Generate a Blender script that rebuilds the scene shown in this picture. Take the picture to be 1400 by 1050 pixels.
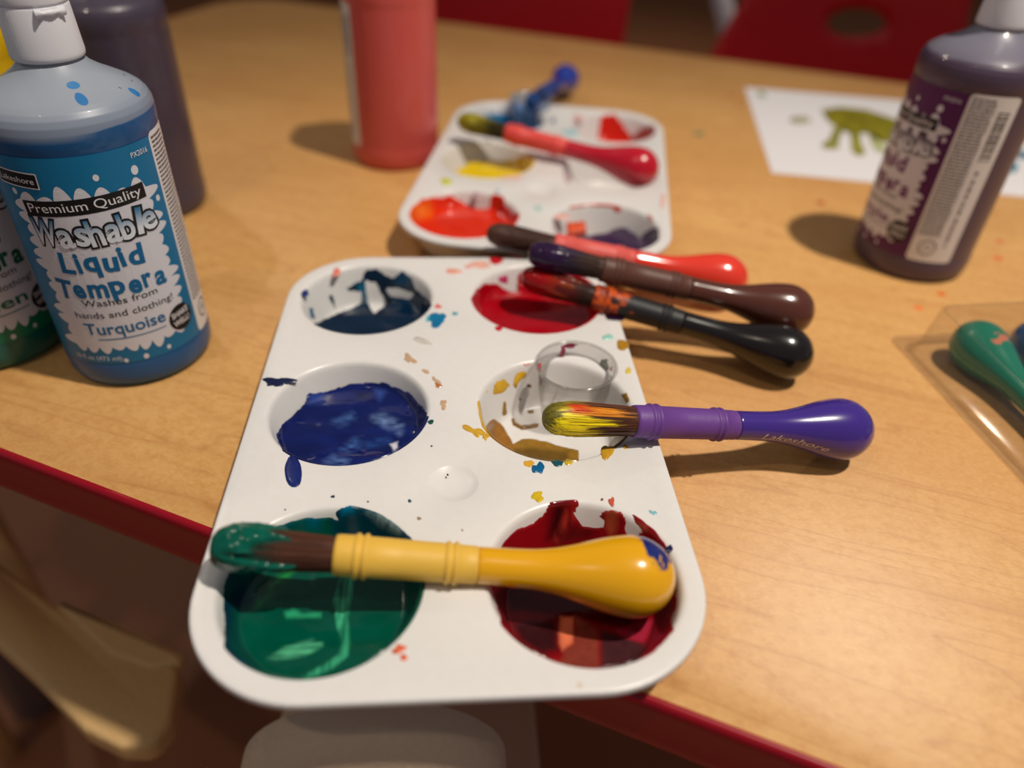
import bpy, bmesh, math, random
import numpy as np
from mathutils import Vector, Matrix
for o in list(bpy.data.objects): bpy.data.objects.remove(o)
SC = bpy.context.scene; COL = SC.collection
random.seed(7); PI = math.pi
TZ = 56.0                                   # table top height above the floor, cm.  All builders work in cm, table top = 0

# ------------------------------------------------------------------ camera
CAM = (0.0994, -24.959, 23.411); YAW, PIT, ROLL = -0.09656, 0.66757, 0.05043; FPX = 1024.78
def cam_axes():
    c, s = math.cos, math.sin
    right = Vector((1, 0, 0)); fw = Vector((0, c(PIT), -s(PIT))); up = Vector((0, s(PIT), c(PIT)))
    r2 = c(ROLL) * right + s(ROLL) * up; u2 = -s(ROLL) * right + c(ROLL) * up
    R = Matrix.Rotation(YAW, 3, 'Z')
    return R @ r2, R @ u2, R @ (-fw)
AX = cam_axes()
MM = np.array([[AX[j][i] for j in range(3)] for i in range(3)]); CC = np.array(CAM)
cd = bpy.data.cameras.new('camera'); cam = bpy.data.objects.new('camera', cd); COL.objects.link(cam); SC.camera = cam
m = Matrix([list(MM[i]) + [0] for i in range(3)] + [[0, 0, 0, 1]]); m.translation = Vector(((CAM[0]) * .01, CAM[1] * .01, (CAM[2] + TZ) * .01))
cam.matrix_world = m
cd.sensor_width = 36; cd.lens = FPX * 36 / 1400; cd.clip_start = .02; cd.clip_end = 30
cd.dof.use_dof = True; cd.dof.focus_distance = .303; cd.dof.aperture_fstop = 3.4

# ------------------------------------------------------------------ light
W = bpy.data.worlds.new('room_air'); SC.world = W; W.use_nodes = True
bg = W.node_tree.nodes['Background']; bg.inputs[0].default_value = (.93, .92, 1.0, 1); bg.inputs[1].default_value = .135
def spot(name, x, y, z, energy, size, tx, ty, cone=60, blend=.9, col=(1, .86, .68)):
    l = bpy.data.lights.new(name, 'SPOT'); l.energy = energy; l.color = col; l.shadow_soft_size = size * .01
    l.spot_size = math.radians(cone); l.spot_blend = blend
    o = bpy.data.objects.new(name, l); COL.objects.link(o); o.location = (x * .01, y * .01, (z + TZ) * .01)
    o.rotation_euler = (Vector((tx, ty, 0)) - Vector((x, y, z))).to_track_quat('-Z', 'Y').to_euler(); return o
spot('ceiling_downlight', 76, -26, 195, 150, 4, 22, -12, 58, 1.0, (1, .91, .79))
spot('ceiling_downlight', -70, -60, 195, 12, 4, 0, 10, 70, .8)
spot('ceiling_downlight', -110, 150, 195, 18, 4, -10, 70, 50, .9)
spot('ceiling_downlight', 110, 165, 195, 60, 4, 62, 190, 75, .9)
SC.view_settings.view_transform = 'Standard'; SC.view_settings.look = 'None'
SC.view_settings.exposure = .10; SC.view_settings.gamma = 1; SC.view_settings.use_curve_mapping = False

# ------------------------------------------------------------------ pixel helpers (turn a pixel of the 1400x1050 photo into a point)
def at(x, y, z=0.0):
    d = MM @ np.array([(x - 700) / FPX, -(y - 525) / FPX, -1.0]); t = (z - CC[2]) / d[2]; return CC + t * d
def aty(x, y, Y):
    d = MM @ np.array([(x - 700) / FPX, -(y - 525) / FPX, -1.0]); t = (Y - CC[1]) / d[1]; return CC + t * d
def proj(P):
    q = (np.asarray(P, float) - CC) @ MM
    return np.stack([700 + FPX * q[:, 0] / -q[:, 2], 525 - FPX * q[:, 1] / -q[:, 2]], 1)
def crop(ox, oy, s, pts): return [(ox + x / s, oy + y / s) for x, y in pts]
def lin(c):
    return tuple(((v / 255) / 12.92 if v / 255 <= .04045 else ((v / 255 + .055) / 1.055) ** 2.4) for v in c[:3])

# ------------------------------------------------------------------ numpy noise
_rs = np.random.RandomState(3); _tab = _rs.rand(256, 256)
def vnoise(x, y):
    xi = np.floor(x).astype(int); yi = np.floor(y).astype(int); fx = x - xi; fy = y - yi
    fx = fx * fx * (3 - 2 * fx); fy = fy * fy * (3 - 2 * fy)
    g = lambda a, b: _tab[a % 256, b % 256]
    return (g(xi, yi) * (1 - fx) + g(xi + 1, yi) * fx) * (1 - fy) + (g(xi, yi + 1) * (1 - fx) + g(xi + 1, yi + 1) * fx) * fy
def fbm(x, y, o=3):
    s = 0; a = .5
    for k in range(o): s = s + a * (vnoise(x + 17 * k, y + 31 * k) - .5); x = x * 2.03; y = y * 2.03; a *= .5
    return s
def sdpoly(px, py, poly):
    P = np.array(poly, float); Q = np.roll(P, -1, 0); d = np.full(px.shape, 1e9); ins = np.zeros(px.shape, bool)
    for (ax, ay), (bx, by) in zip(P, Q):
        ex, ey = bx - ax, by - ay; wx, wy = px - ax, py - ay
        t = np.clip((wx * ex + wy * ey) / (ex * ex + ey * ey + 1e-9), 0, 1)
        d = np.minimum(d, (wx - ex * t) ** 2 + (wy - ey * t) ** 2)
        c = ((ay > py) != (by > py)); xx = ex * (py - ay) / (ey if abs(ey) > 1e-9 else 1e-9) + ax; ins ^= c & (px < xx)
    d = np.sqrt(d); return np.where(ins, d, -d)      # positive inside

# ------------------------------------------------------------------ mesh builders
def mesh_of(V, F, org=(0, 0, 0), cols=None, smooth=True, mats=None):
    me = bpy.data.meshes.new('m'); V = np.asarray(V, float)
    me.from_pydata([tuple((p - np.array(org)) * .01) for p in V], [], [tuple(int(i) for i in f) for f in F]); me.update()
    if cols is not None:
        a = me.color_attributes.new('col', 'FLOAT_COLOR', 'POINT'); c = np.ones((len(V), 4), 'f'); c[:, :3] = cols; a.data.foreach_set('color', c.ravel())
    if smooth: me.polygons.foreach_set('use_smooth', [True] * len(me.polygons))
    return me
def link(name, me, mat, parent=None, org=(0, 0, 0)):
    me.name = name; o = bpy.data.objects.new(name, me); COL.objects.link(o)
    if mat is not None:
        for mm in (mat if isinstance(mat, (list, tuple)) else [mat]): me.materials.append(mm)
    if parent is None: o.location = (org[0] * .01, org[1] * .01, (org[2] + TZ) * .01)
    else: o.parent = parent
    return o
def build(name, V, F, mat, parent=None, org=None, cols=None, smooth=True):
    if org is None: org = tuple(parent['_o']) if parent is not None and '_o' in parent else (0, 0, 0)
    return link(name, mesh_of(V, F, org, cols, smooth), mat, parent, org)
def tag(o, label=None, cat=None, group=None, kind=None):
    if label: o['label'] = label
    if cat: o['category'] = cat
    if group: o['group'] = group
    if kind: o['kind'] = kind
    return o
def thing(name, org, label, cat, group=None):
    o = bpy.data.objects.new(name, None); COL.objects.link(o); o.empty_display_size = .02
    o.location = (org[0] * .01, org[1] * .01, (org[2] + TZ) * .01); o['_o'] = [float(v) for v in org]
    return tag(o, label, cat, group)
def lathe(prof, n=48, c=(0, 0), cap=True):
    V = []; F = []
    for (z, r) in prof:
        for k in range(n): a = 2 * PI * k / n; V.append((c[0] + r * math.cos(a), c[1] + r * math.sin(a), z))
    for i in range(len(prof) - 1):
        for k in range(n): F.append((i * n + k, i * n + (k + 1) % n, (i + 1) * n + (k + 1) % n, (i + 1) * n + k))
    if cap: F.append(tuple(reversed(range(n)))); F.append(tuple((len(prof) - 1) * n + k for k in range(n)))
    return np.array(V), F
def smooth_prof(pts, n=6):
    """Catmull-Rom through profile points"""
    P = [pts[0]] + list(pts) + [pts[-1]]; out = []
    for i in range(1, len(P) - 2):
        p0, p1, p2, p3 = [np.array(P[j], float) for j in (i - 1, i, i + 1, i + 2)]
        for k in range(n):
            t = k / n; out.append(tuple(.5 * (2 * p1 + (p2 - p0) * t + (2 * p0 - 5 * p1 + 4 * p2 - p3) * t * t + (3 * p1 - p0 - 3 * p2 + p3) * t ** 3)))
    out.append(tuple(P[-1])); return out
def tube(pts, r, n=10, cap=True):
    V = []; F = []; pts = [np.array(p, float) for p in pts]; N = len(pts)
    for i, p in enumerate(pts):
        d = pts[min(i + 1, N - 1)] - pts[max(i - 1, 0)]; d /= np.linalg.norm(d) + 1e-9
        u = np.cross(d, (0, 0, 1)); u = u if np.linalg.norm(u) > .1 else np.cross(d, (1, 0, 0)); u /= np.linalg.norm(u); w = np.cross(d, u)
        rr = r[i] if isinstance(r, (list, tuple)) else r
        for k in range(n): a = 2 * PI * k / n; V.append(p + rr * (u * math.cos(a) + w * math.sin(a)))
    for i in range(N - 1):
        for k in range(n): F.append((i * n + k, i * n + (k + 1) % n, (i + 1) * n + (k + 1) % n, (i + 1) * n + k))
    if cap: F.append(tuple(reversed(range(n)))); F.append(tuple((N - 1) * n + k for k in range(n)))
    return np.array(V), F
def rounded(poly, rad, n=8):
    out = []; N = len(poly); rad = rad if isinstance(rad, (list, tuple)) else [rad] * N
    for i in range(N):
        p = np.array(poly[i], float); a = np.array(poly[i - 1], float) - p; b = np.array(poly[(i + 1) % N], float) - p
        a /= np.linalg.norm(a); b /= np.linalg.norm(b); ang = math.acos(max(-1, min(1, a @ b))); t = rad[i] / math.tan(ang / 2)
        bis = (a + b) / np.linalg.norm(a + b); c = p + bis * rad[i] / math.sin(ang / 2); s = p + a * t; e = p + b * t
        a0 = math.atan2(*(s - c)[::-1]); a1 = math.atan2(*(e - c)[::-1]); d = (a1 - a0 + PI) % (2 * PI) - PI
        for k in range(n + 1): th = a0 + d * k / n; out.append((c[0] + rad[i] * math.cos(th), c[1] + rad[i] * math.sin(th)))
    return out
def fill_loops(loops, z=0.0, maxedge=None):
    bm = bmesh.new(); es = []
    for L in loops:
        vs = [bm.verts.new((x, y, z)) for x, y in L]
        for i in range(len(vs)): es.append(bm.edges.new((vs[i], vs[(i + 1) % len(vs)])))
    bmesh.ops.triangle_fill(bm, edges=es, use_beauty=True)
    if maxedge:
        for it in range(7):
            long = [e for e in bm.edges if e.calc_length() > maxedge]
            if not long: break
            bmesh.ops.subdivide_edges(bm, edges=long, cuts=1); bmesh.ops.triangulate(bm, faces=[f for f in bm.faces if len(f.verts) > 3])
    for f in bm.faces:
        f.normal_update()
        if f.normal.z < 0: f.normal_flip()
    bm.verts.index_update(); V = np.array([tuple(v.co) for v in bm.verts]); F = [tuple(v.index for v in f.verts) for f in bm.faces]; bm.free()
    return V, F
def slab(loop, z0, z1, bev=.1, n=3):
    """rounded-edge slab from a 2D outline"""
    L = np.array(loop, float); nx = np.roll(L, -1, 0) - np.roll(L, 1, 0); nrm = np.stack([nx[:, 1], -nx[:, 0]], 1); nrm /= np.linalg.norm(nrm, axis=1)[:, None] + 1e-9
    area = np.sum(L[:, 0] * np.roll(L[:, 1], -1) - L[:, 1] * np.roll(L[:, 0], -1))
    if area < 0: nrm = -nrm
    rings = []
    for k in range(n + 1): a = PI / 2 * k / n; rings.append((z1 - bev + bev * math.cos(a) if False else z0 + bev - bev * math.cos(a), -bev + bev * math.sin(a)))
    for k in range(n + 1): a = PI / 2 * k / n; rings.append((z1 - bev + bev * math.sin(a), -bev + bev * math.cos(a)))
    V = []; N = len(L)
    for z, off in rings:
        for p, q in zip(L, nrm): V.append((p[0] + q[0] * off, p[1] + q[1] * off, z))
    F = []
    for i in range(len(rings) - 1):
        for k in range(N):
            f = (i * N + k, i * N + (k + 1) % N, (i + 1) * N + (k + 1) % N, (i + 1) * N + k); F.append(f if area > 0 else f[::-1])
    top = tuple((len(rings) - 1) * N + k for k in range(N)); bot = tuple(reversed(range(N)))
    F += [top, bot] if area > 0 else [top[::-1], bot[::-1]]
    return np.array(V), F
def merge(parts):
    V = []; F = []; o = 0
    for v, f in parts: V.append(np.asarray(v)); F += [tuple(i + o for i in g) for g in f]; o += len(v)
    return np.concatenate(V), F
def boxvf(x0, y0, z0, x1, y1, z1):
    V = np.array([(x, y, z) for z in (z0, z1) for y in (y0, y1) for x in (x0, x1)], float)
    return V, [(0, 2, 3, 1), (4, 5, 7, 6), (0, 1, 5, 4), (2, 6, 7, 3), (0, 4, 6, 2), (1, 3, 7, 5)]

# ------------------------------------------------------------------ materials
def mat(name, color=None, rough=.5, attr=False, coat=0, sss=0, metal=0, trans=0, alpha=1, bump=0, bscale=200, spec=.5, ior=1.45, mix=None):
    m = bpy.data.materials.new(name); m.use_nodes = True; nt = m.node_tree; b = nt.nodes['Principled BSDF']
    if color is not None: b.inputs['Base Color'].default_value = (*lin(color), 1)
    b.inputs['Roughness'].default_value = rough; b.inputs['Metallic'].default_value = metal; b.inputs['Coat Weight'].default_value = coat
    b.inputs['Coat Roughness'].default_value = .06; b.inputs['Transmission Weight'].default_value = trans; b.inputs['Alpha'].default_value = alpha
    b.inputs['Specular IOR Level'].default_value = spec; b.inputs['IOR'].default_value = ior
    if sss: b.inputs['Subsurface Weight'].default_value = sss; b.inputs['Subsurface Radius'].default_value = (.004, .003, .002); b.inputs['Subsurface Scale'].default_value = 1
    if attr:
        a = nt.nodes.new('ShaderNodeAttribute'); a.attribute_name = 'col'; nt.links.new(a.outputs['Color'], b.inputs['Base Color'])
    if mix or bump:
        tc = nt.nodes.new('ShaderNodeTexCoord'); n = nt.nodes.new('ShaderNodeTexNoise'); n.inputs['Scale'].default_value = bscale; n.inputs['Detail'].default_value = 4
        nt.links.new(tc.outputs['Object'], n.inputs['Vector'])
        if mix:
            r = nt.nodes.new('ShaderNodeMix'); r.data_type = 'RGBA'; r.inputs[6].default_value = (*lin(color), 1); r.inputs[7].default_value = (*lin(mix), 1)
            nt.links.new(n.outputs['Fac'], r.inputs[0]); nt.links.new(r.outputs[2], b.inputs['Base Color'])
        if bump:
            bp = nt.nodes.new('ShaderNodeBump'); bp.inputs['Strength'].default_value = bump; bp.inputs['Distance'].default_value = .001
            nt.links.new(n.outputs['Fac'], bp.inputs['Height']); nt.links.new(bp.outputs['Normal'], b.inputs['Normal'])
    return m
def wood_mat():
    m = bpy.data.materials.new('maple_laminate'); m.use_nodes = True; nt = m.node_tree; N = nt.nodes.new; L = nt.links.new; b = nt.nodes['Principled BSDF']
    tc = N('ShaderNodeTexCoord'); mp = N('ShaderNodeMapping'); mp.inputs['Rotation'].default_value = (0, 0, math.radians(24)); L(tc.outputs['Object'], mp.inputs['Vector'])
    def noise(scale, detail, sx=1, sy=1, dist=0):
        q = N('ShaderNodeMapping'); q.inputs['Scale'].default_value = (sx, sy, 1); L(mp.outputs['Vector'], q.inputs['Vector'])
        n = N('ShaderNodeTexNoise'); n.inputs['Scale'].default_value = scale; n.inputs['Detail'].default_value = detail; n.inputs['Distortion'].default_value = dist; L(q.outputs['Vector'], n.inputs['Vector']); return n
    big = noise(9, 3, .5, 1); fleck = noise(260, 5, .8, 1.1); fine = noise(900, 3, .5, 1); band = noise(26, 3, .25, 1.6)
    # thin wandering grain lines
    q = N('ShaderNodeMapping'); q.inputs['Scale'].default_value = (2.2, 22, 1); L(mp.outputs['Vector'], q.inputs['Vector'])
    w = N('ShaderNodeTexNoise'); w.inputs['Scale'].default_value = 1.0; w.inputs['Detail'].default_value = 3; w.inputs['Roughness'].default_value = .45; L(q.outputs['Vector'], w.inputs['Vector'])
    ma = N('ShaderNodeMath'); ma.operation = 'MULTIPLY'; ma.inputs[1].default_value = 13; L(w.outputs['Fac'], ma.inputs[0])
    fr = N('ShaderNodeMath'); fr.operation = 'FRACT'; L(ma.outputs[0], fr.inputs[0])
    rp = N('ShaderNodeValToRGB'); L(fr.outputs[0], rp.inputs[0]); e = rp.color_ramp.elements
    e[0].position = 0; e[0].color = (0, 0, 0, 1); e[1].position = 1; e[1].color = (0, 0, 0, 1)
    for p, v in ((.40, 0), (.50, 1), (.54, .35), (.75, 0)): x = e.new(p); x.color = (v, v, v, 1)
    def mixc(fac, a, bb, blend='MIX'):
        x = N('ShaderNodeMix'); x.data_type = 'RGBA'; x.blend_type = blend
        for s, val in ((0, fac), (6, a), (7, bb)):
            if isinstance(val, tuple): x.inputs[s].default_value = val
            elif isinstance(val, (int, float)): x.inputs[s].default_value = val
            else: L(val, x.inputs[s])
        return x.outputs[2]
    def mul(o, k, add=0):
        x = N('ShaderNodeMath'); x.operation = 'MULTIPLY_ADD'; x.inputs[1].default_value = k; x.inputs[2].default_value = add; x.use_clamp = True; L(o, x.inputs[0]); return x.outputs[0]
    c = mixc(mul(big.outputs['Fac'], 3, -1), (*lin((206, 152, 90)), 1), (*lin((218, 168, 104)), 1))
    c = mixc(mul(fleck.outputs['Fac'], 4.0, -1.6), c, (*lin((188, 131, 76)), 1)) if False else mixc(mul(fleck.outputs['Fac'], 2.0, -.80), c, (*lin((196, 138, 74)), 1))
    c = mixc(mul(fine.outputs['Fac'], 1.4, -.62), c, (*lin((226, 182, 118)), 1))
    c = mixc(mul(band.outputs['Fac'], 1.2, -.6), c, (*lin((192, 134, 72)), 1))
    c = mixc(mul(rp.outputs[0], .30), c, (*lin((164, 100, 50)), 1))
    L(c, b.inputs['Base Color']); b.inputs['Roughness'].default_value = .42; b.inputs['Specular IOR Level'].default_value = .35
    bp = N('ShaderNodeBump'); bp.inputs['Strength'].default_value = .15; bp.inputs['Distance'].default_value = .0004; L(fleck.outputs['Fac'], bp.inputs['Height']); L(bp.outputs['Normal'], b.inputs['Normal'])
    return m
M_WOOD = wood_mat()
M_BAND = mat('red_edge_vinyl', (148, 0, 24), .35, coat=.1)
M_TRAY = mat('white_tray_plastic', (224, 222, 220), .30, spec=.5, bump=.04, bscale=300, mix=(218, 215, 212))
M_PAINT = mat('wet_paint', rough=.14, attr=True, coat=.2, spec=.35, bump=.05, bscale=60)
M_DRY = mat('drying_paint', rough=.3, attr=True, coat=.2, bump=.12, bscale=200)
M_GLOSS = mat('glossy_handle', rough=.22, attr=True, coat=.6)
M_RUB = mat('rubber_grip', rough=.50, attr=True, bump=.08, bscale=600)
M_BRIS = mat('bristle_hair', rough=.5, attr=True)
M_BODY = mat('bottle_plastic', rough=.38, attr=True, coat=.25)
M_PRINT = mat('label_print', rough=.42, attr=True)
M_CAP = mat('white_cap_plastic', (222, 222, 228), .42)
M_PAPER = mat('white_paper', (226, 222, 224), .85, bump=.1, bscale=250)
M_FLOOR = mat('brown_floor', (160, 104, 66), .55, mix=(140, 88, 54), bscale=8)
M_WALL = mat('back_wall', (120, 90, 66), .8)
M_RED = mat('red_chair_plastic', (196, 4, 16), .4)
M_TAN = mat('tan_chair_plastic', (218, 180, 122), .55, bump=.7, bscale=420, mix=(208, 170, 114))
M_SEATW = mat('pale_seat_plastic', (215, 190, 164), .6, bump=.5, bscale=500, mix=(204, 178, 150))
M_PALE = mat('pale_grey_frame', (196, 190, 196), .5)
M_STEEL = mat('grey_steel', (170, 168, 175), .35, metal=.6)
def clear_mat(name, tint, alpha, rough=.12, rim_=.4):
    """thin clear plastic sheet: see-through with fresnel reflections"""
    m = bpy.data.materials.new(name); m.use_nodes = True; nt = m.node_tree; N = nt.nodes.new; L = nt.links.new
    for n in list(nt.nodes):
        if n.type != 'OUTPUT_MATERIAL': nt.nodes.remove(n)
    out = [n for n in nt.nodes if n.type == 'OUTPUT_MATERIAL'][0]
    t = N('ShaderNodeBsdfTransparent'); t.inputs[0].default_value = (*tint, 1)
    g = N('ShaderNodeBsdfGlossy'); g.inputs['Roughness'].default_value = rough; d = N('ShaderNodeBsdfDiffuse'); d.inputs[0].default_value = (.8, .78, .76, 1)
    lw = N('ShaderNodeLayerWeight'); lw.inputs[0].default_value = .35
    mr = N('ShaderNodeMapRange'); L(lw.outputs['Facing'], mr.inputs[0]); mr.inputs[3].default_value = .03; mr.inputs[4].default_value = rim_
    m1 = N('ShaderNodeMixShader'); L(mr.outputs[0], m1.inputs[0]); L(t.outputs[0], m1.inputs[1]); L(g.outputs[0], m1.inputs[2])
    m2 = N('ShaderNodeMixShader'); m2.inputs[0].default_value = alpha; L(m1.outputs[0], m2.inputs[1]); L(d.outputs[0], m2.inputs[2]); L(m2.outputs[0], out.inputs[0])
    return m
M_CUP = clear_mat('clear_cup_plastic', (.88, .87, .86), .045)
M_BLUECUP = clear_mat('blue_stained_clear_plastic', (.55, .7, .95), .20)
M_CLAM = clear_mat('clear_clamshell_plastic', (.95, .94, .92), .012, rim_=.16)

# ------------------------------------------------------------------ room: floor and back wall
V, F = boxvf(-260, -160, -61, 330, 420, -56); tag(build('floor', V, F, M_FLOOR, org=(0, 0, -56), smooth=False), kind='structure')
V, F = boxvf(-260, 420, -56, 330, 428, 190); tag(build('wall_back', V, F, M_WALL, org=(0, 420, -56), smooth=False), kind='structure')

# ------------------------------------------------------------------ table
near_a = at(0, 612)[:2]; near_b = at(870, 943)[:2]; dn = (near_b - near_a) / np.linalg.norm(near_b - near_a)
far_a = at(470, 18)[:2]; far_b = at(1240, 118)[:2]; df = (far_b - far_a) / np.linalg.norm(far_b - far_a)
pn0 = near_a - dn * 44; pn1 = near_a + dn * 112; pf1 = far_b + df * 48; 
f0 = at(217, 28)[:2]; corner = np.array([-28.5, 91.5])
TL = rounded([tuple(pn0), tuple(pn1), tuple(pf1), tuple(corner)], [9, 9, 9, 7], 10)
tb = thing('activity_table', (20, 30, -TZ), 'maple laminate classroom table with a red vinyl edge, everything stands on it', 'table')
V, F = slab(TL, -2.6, 0, .03, 1); build('tabletop', V, F, M_WOOD, tb)
L = np.array(TL); nx = np.roll(L, -1, 0) - np.roll(L, 1, 0); nr = np.stack([nx[:, 1], -nx[:, 0]], 1); nr /= np.linalg.norm(nr, axis=1)[:, None]
bp_ = [(.0, .02), (.06, .05), (.17, .03), (.27, -.10), (.30, -.35), (.27, -.6), (.27, -2.1), (.30, -2.4), (.25, -2.6), (.12, -2.72), (.0, -2.70)]
V = []; F = []; n = len(L)
for off, z in bp_:
    for p, q in zip(L, nr): V.append((p[0] + q[0] * off, p[1] + q[1] * off, z))
for i in range(len(bp_) - 1):
    for k in range(n): F.append((i * n + (k + 1) % n, i * n + k, (i + 1) * n + k, (i + 1) * n + (k + 1) % n))
tag(build('edge_band', np.array(V), F, M_BAND, tb), 'red vinyl edge band')
cen = L.mean(0)
for c in (pn0, pn1, pf1, corner):
    q = c + (cen - c) / np.linalg.norm(cen - c) * 14
    build('leg', *tube([(q[0], q[1], -2.6), (q[0], q[1], -TZ)], 2.2, 20), M_STEEL, tb)

# ------------------------------------------------------------------ trays
TH = 2.4; PXC, PYC, TW, TLN, TRC = 8.927, 9.058, 17.16, 26.7, 4.156
WPROF = [(0, .20), (2.15, .20), (2.40, .23), (2.56, .32), (2.68, .52), (2.74, .75), (3.22, 1.95), (3.28, 2.15), (3.35, 2.29), (3.44, 2.37), (3.56, 2.4)]
WP = np.array(WPROF)
def zw(r): return np.interp(r, WP[:, 0], WP[:, 1])
NEAR = (0, 0, 0.0); FAR = (6.938, 27.155, -0.19558)
def tolocal(pose, x, y):
    X = x - pose[0]; Y = y - pose[1]; c, s = math.cos(pose[2]), math.sin(pose[2]); return c * X + s * Y, -s * X + c * Y
def toworld(pose, x, y):
    c, s = math.cos(pose[2]), math.sin(pose[2]); return pose[0] + c * x - s * y, pose[1] + s * x + c * y
def tray_mesh():
    w, l = TW / 2, TLN / 2
    out = rounded([(-w, -l), (w, -l), (w, l), (-w, l)], TRC, 16)
    ins = rounded([(-w + .3, -l + .3), (w - .3, -l + .3), (w - .3, l - .3), (-w + .3, l - .3)], TRC - .3, 16)
    NC = 96; cells = [((i - .5) * PXC, (j - 1) * PYC) for i in (0, 1) for j in (0, 1, 2)]
    circ = lambda c, r, n=NC: [(c[0] + r * math.cos(2 * PI * k / n), c[1] + r * math.sin(2 * PI * k / n)) for k in range(n)]
    dim = (0, -4.53)
    parts = [fill_loops([ins] + [circ(c, WPROF[-1][0]) for c in cells] + [circ(dim, 1.0, 48)], TH)]
    for c in cells: parts.append(lathe([(z, max(r, .02)) for r, z in WPROF], NC, c, False)); parts[-1] = (parts[-1][0], parts[-1][1] + [tuple(range(NC))])
    dp = [(TH, 1.0), (TH - .02, .95), (TH - .10, .8), (TH - .17, .55), (TH - .2, .3), (TH - .2, .02)]
    d = lathe(dp, 48, dim, False); parts.append((d[0], [f[::-1] for f in d[1]] + [tuple(range(5 * 48, 6 * 48))]))
    # outer lip, rolled down
    A = np.array(out); B = np.array(ins); N = len(A); V = []
    lip = [(1.0, TH), (.4, TH), (.2, TH - .01), (.06, TH - .04), (.0, TH - .10), (-.01, TH - .18), (-.03, TH - .26)]
    for t, z in lip:
        for p, q in zip(A, B): V.append((p[0] + (q[0] - p[0]) * t, p[1] + (q[1] - p[1]) * t, z))
    F = [(i * N + (k + 1) % N, i * N + k, (i + 1) * N + k, (i + 1) * N + (k + 1) % N) for i in range(len(lip) - 1) for k in range(N)]
    parts.append((np.array(V), F)); V, F = merge(parts)
    me = mesh_of(V, F, (0, 0, 0)); bm = bmesh.new(); bm.from_mesh(me); bmesh.ops.remove_doubles(bm, verts=bm.verts, dist=1e-5)
    bmesh.ops.recalc_face_normals(bm, faces=bm.faces)
    up = sum(f.normal.z * f.calc_area() for f in bm.faces)
    if up < 0: bmesh.ops.reverse_faces(bm, faces=bm.faces)
    for f in bm.faces: f.smooth = True
    bm.to_mesh(me); bm.free(); return me
TM = tray_mesh()
def tray(pose, label):
    t = thing('paint_tray', (pose[0], pose[1], 0), label, 'tray', 'white six-well paint trays'); t.rotation_euler.z = pose[2]
    b = link('tray_body', TM, M_TRAY if not TM.materials else None, t)
    s = b.modifiers.new('thickness', 'SOLIDIFY'); s.thickness = .0014; s.offset = -1
    return t
tray_near = tray(NEAR, 'nearer white six-well paint tray overhanging the red table edge, green and red wells in front')
tray_far = tray(FAR, 'farther white six-well paint tray with orange, yellow and purple wells, behind the nearer one')

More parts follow.
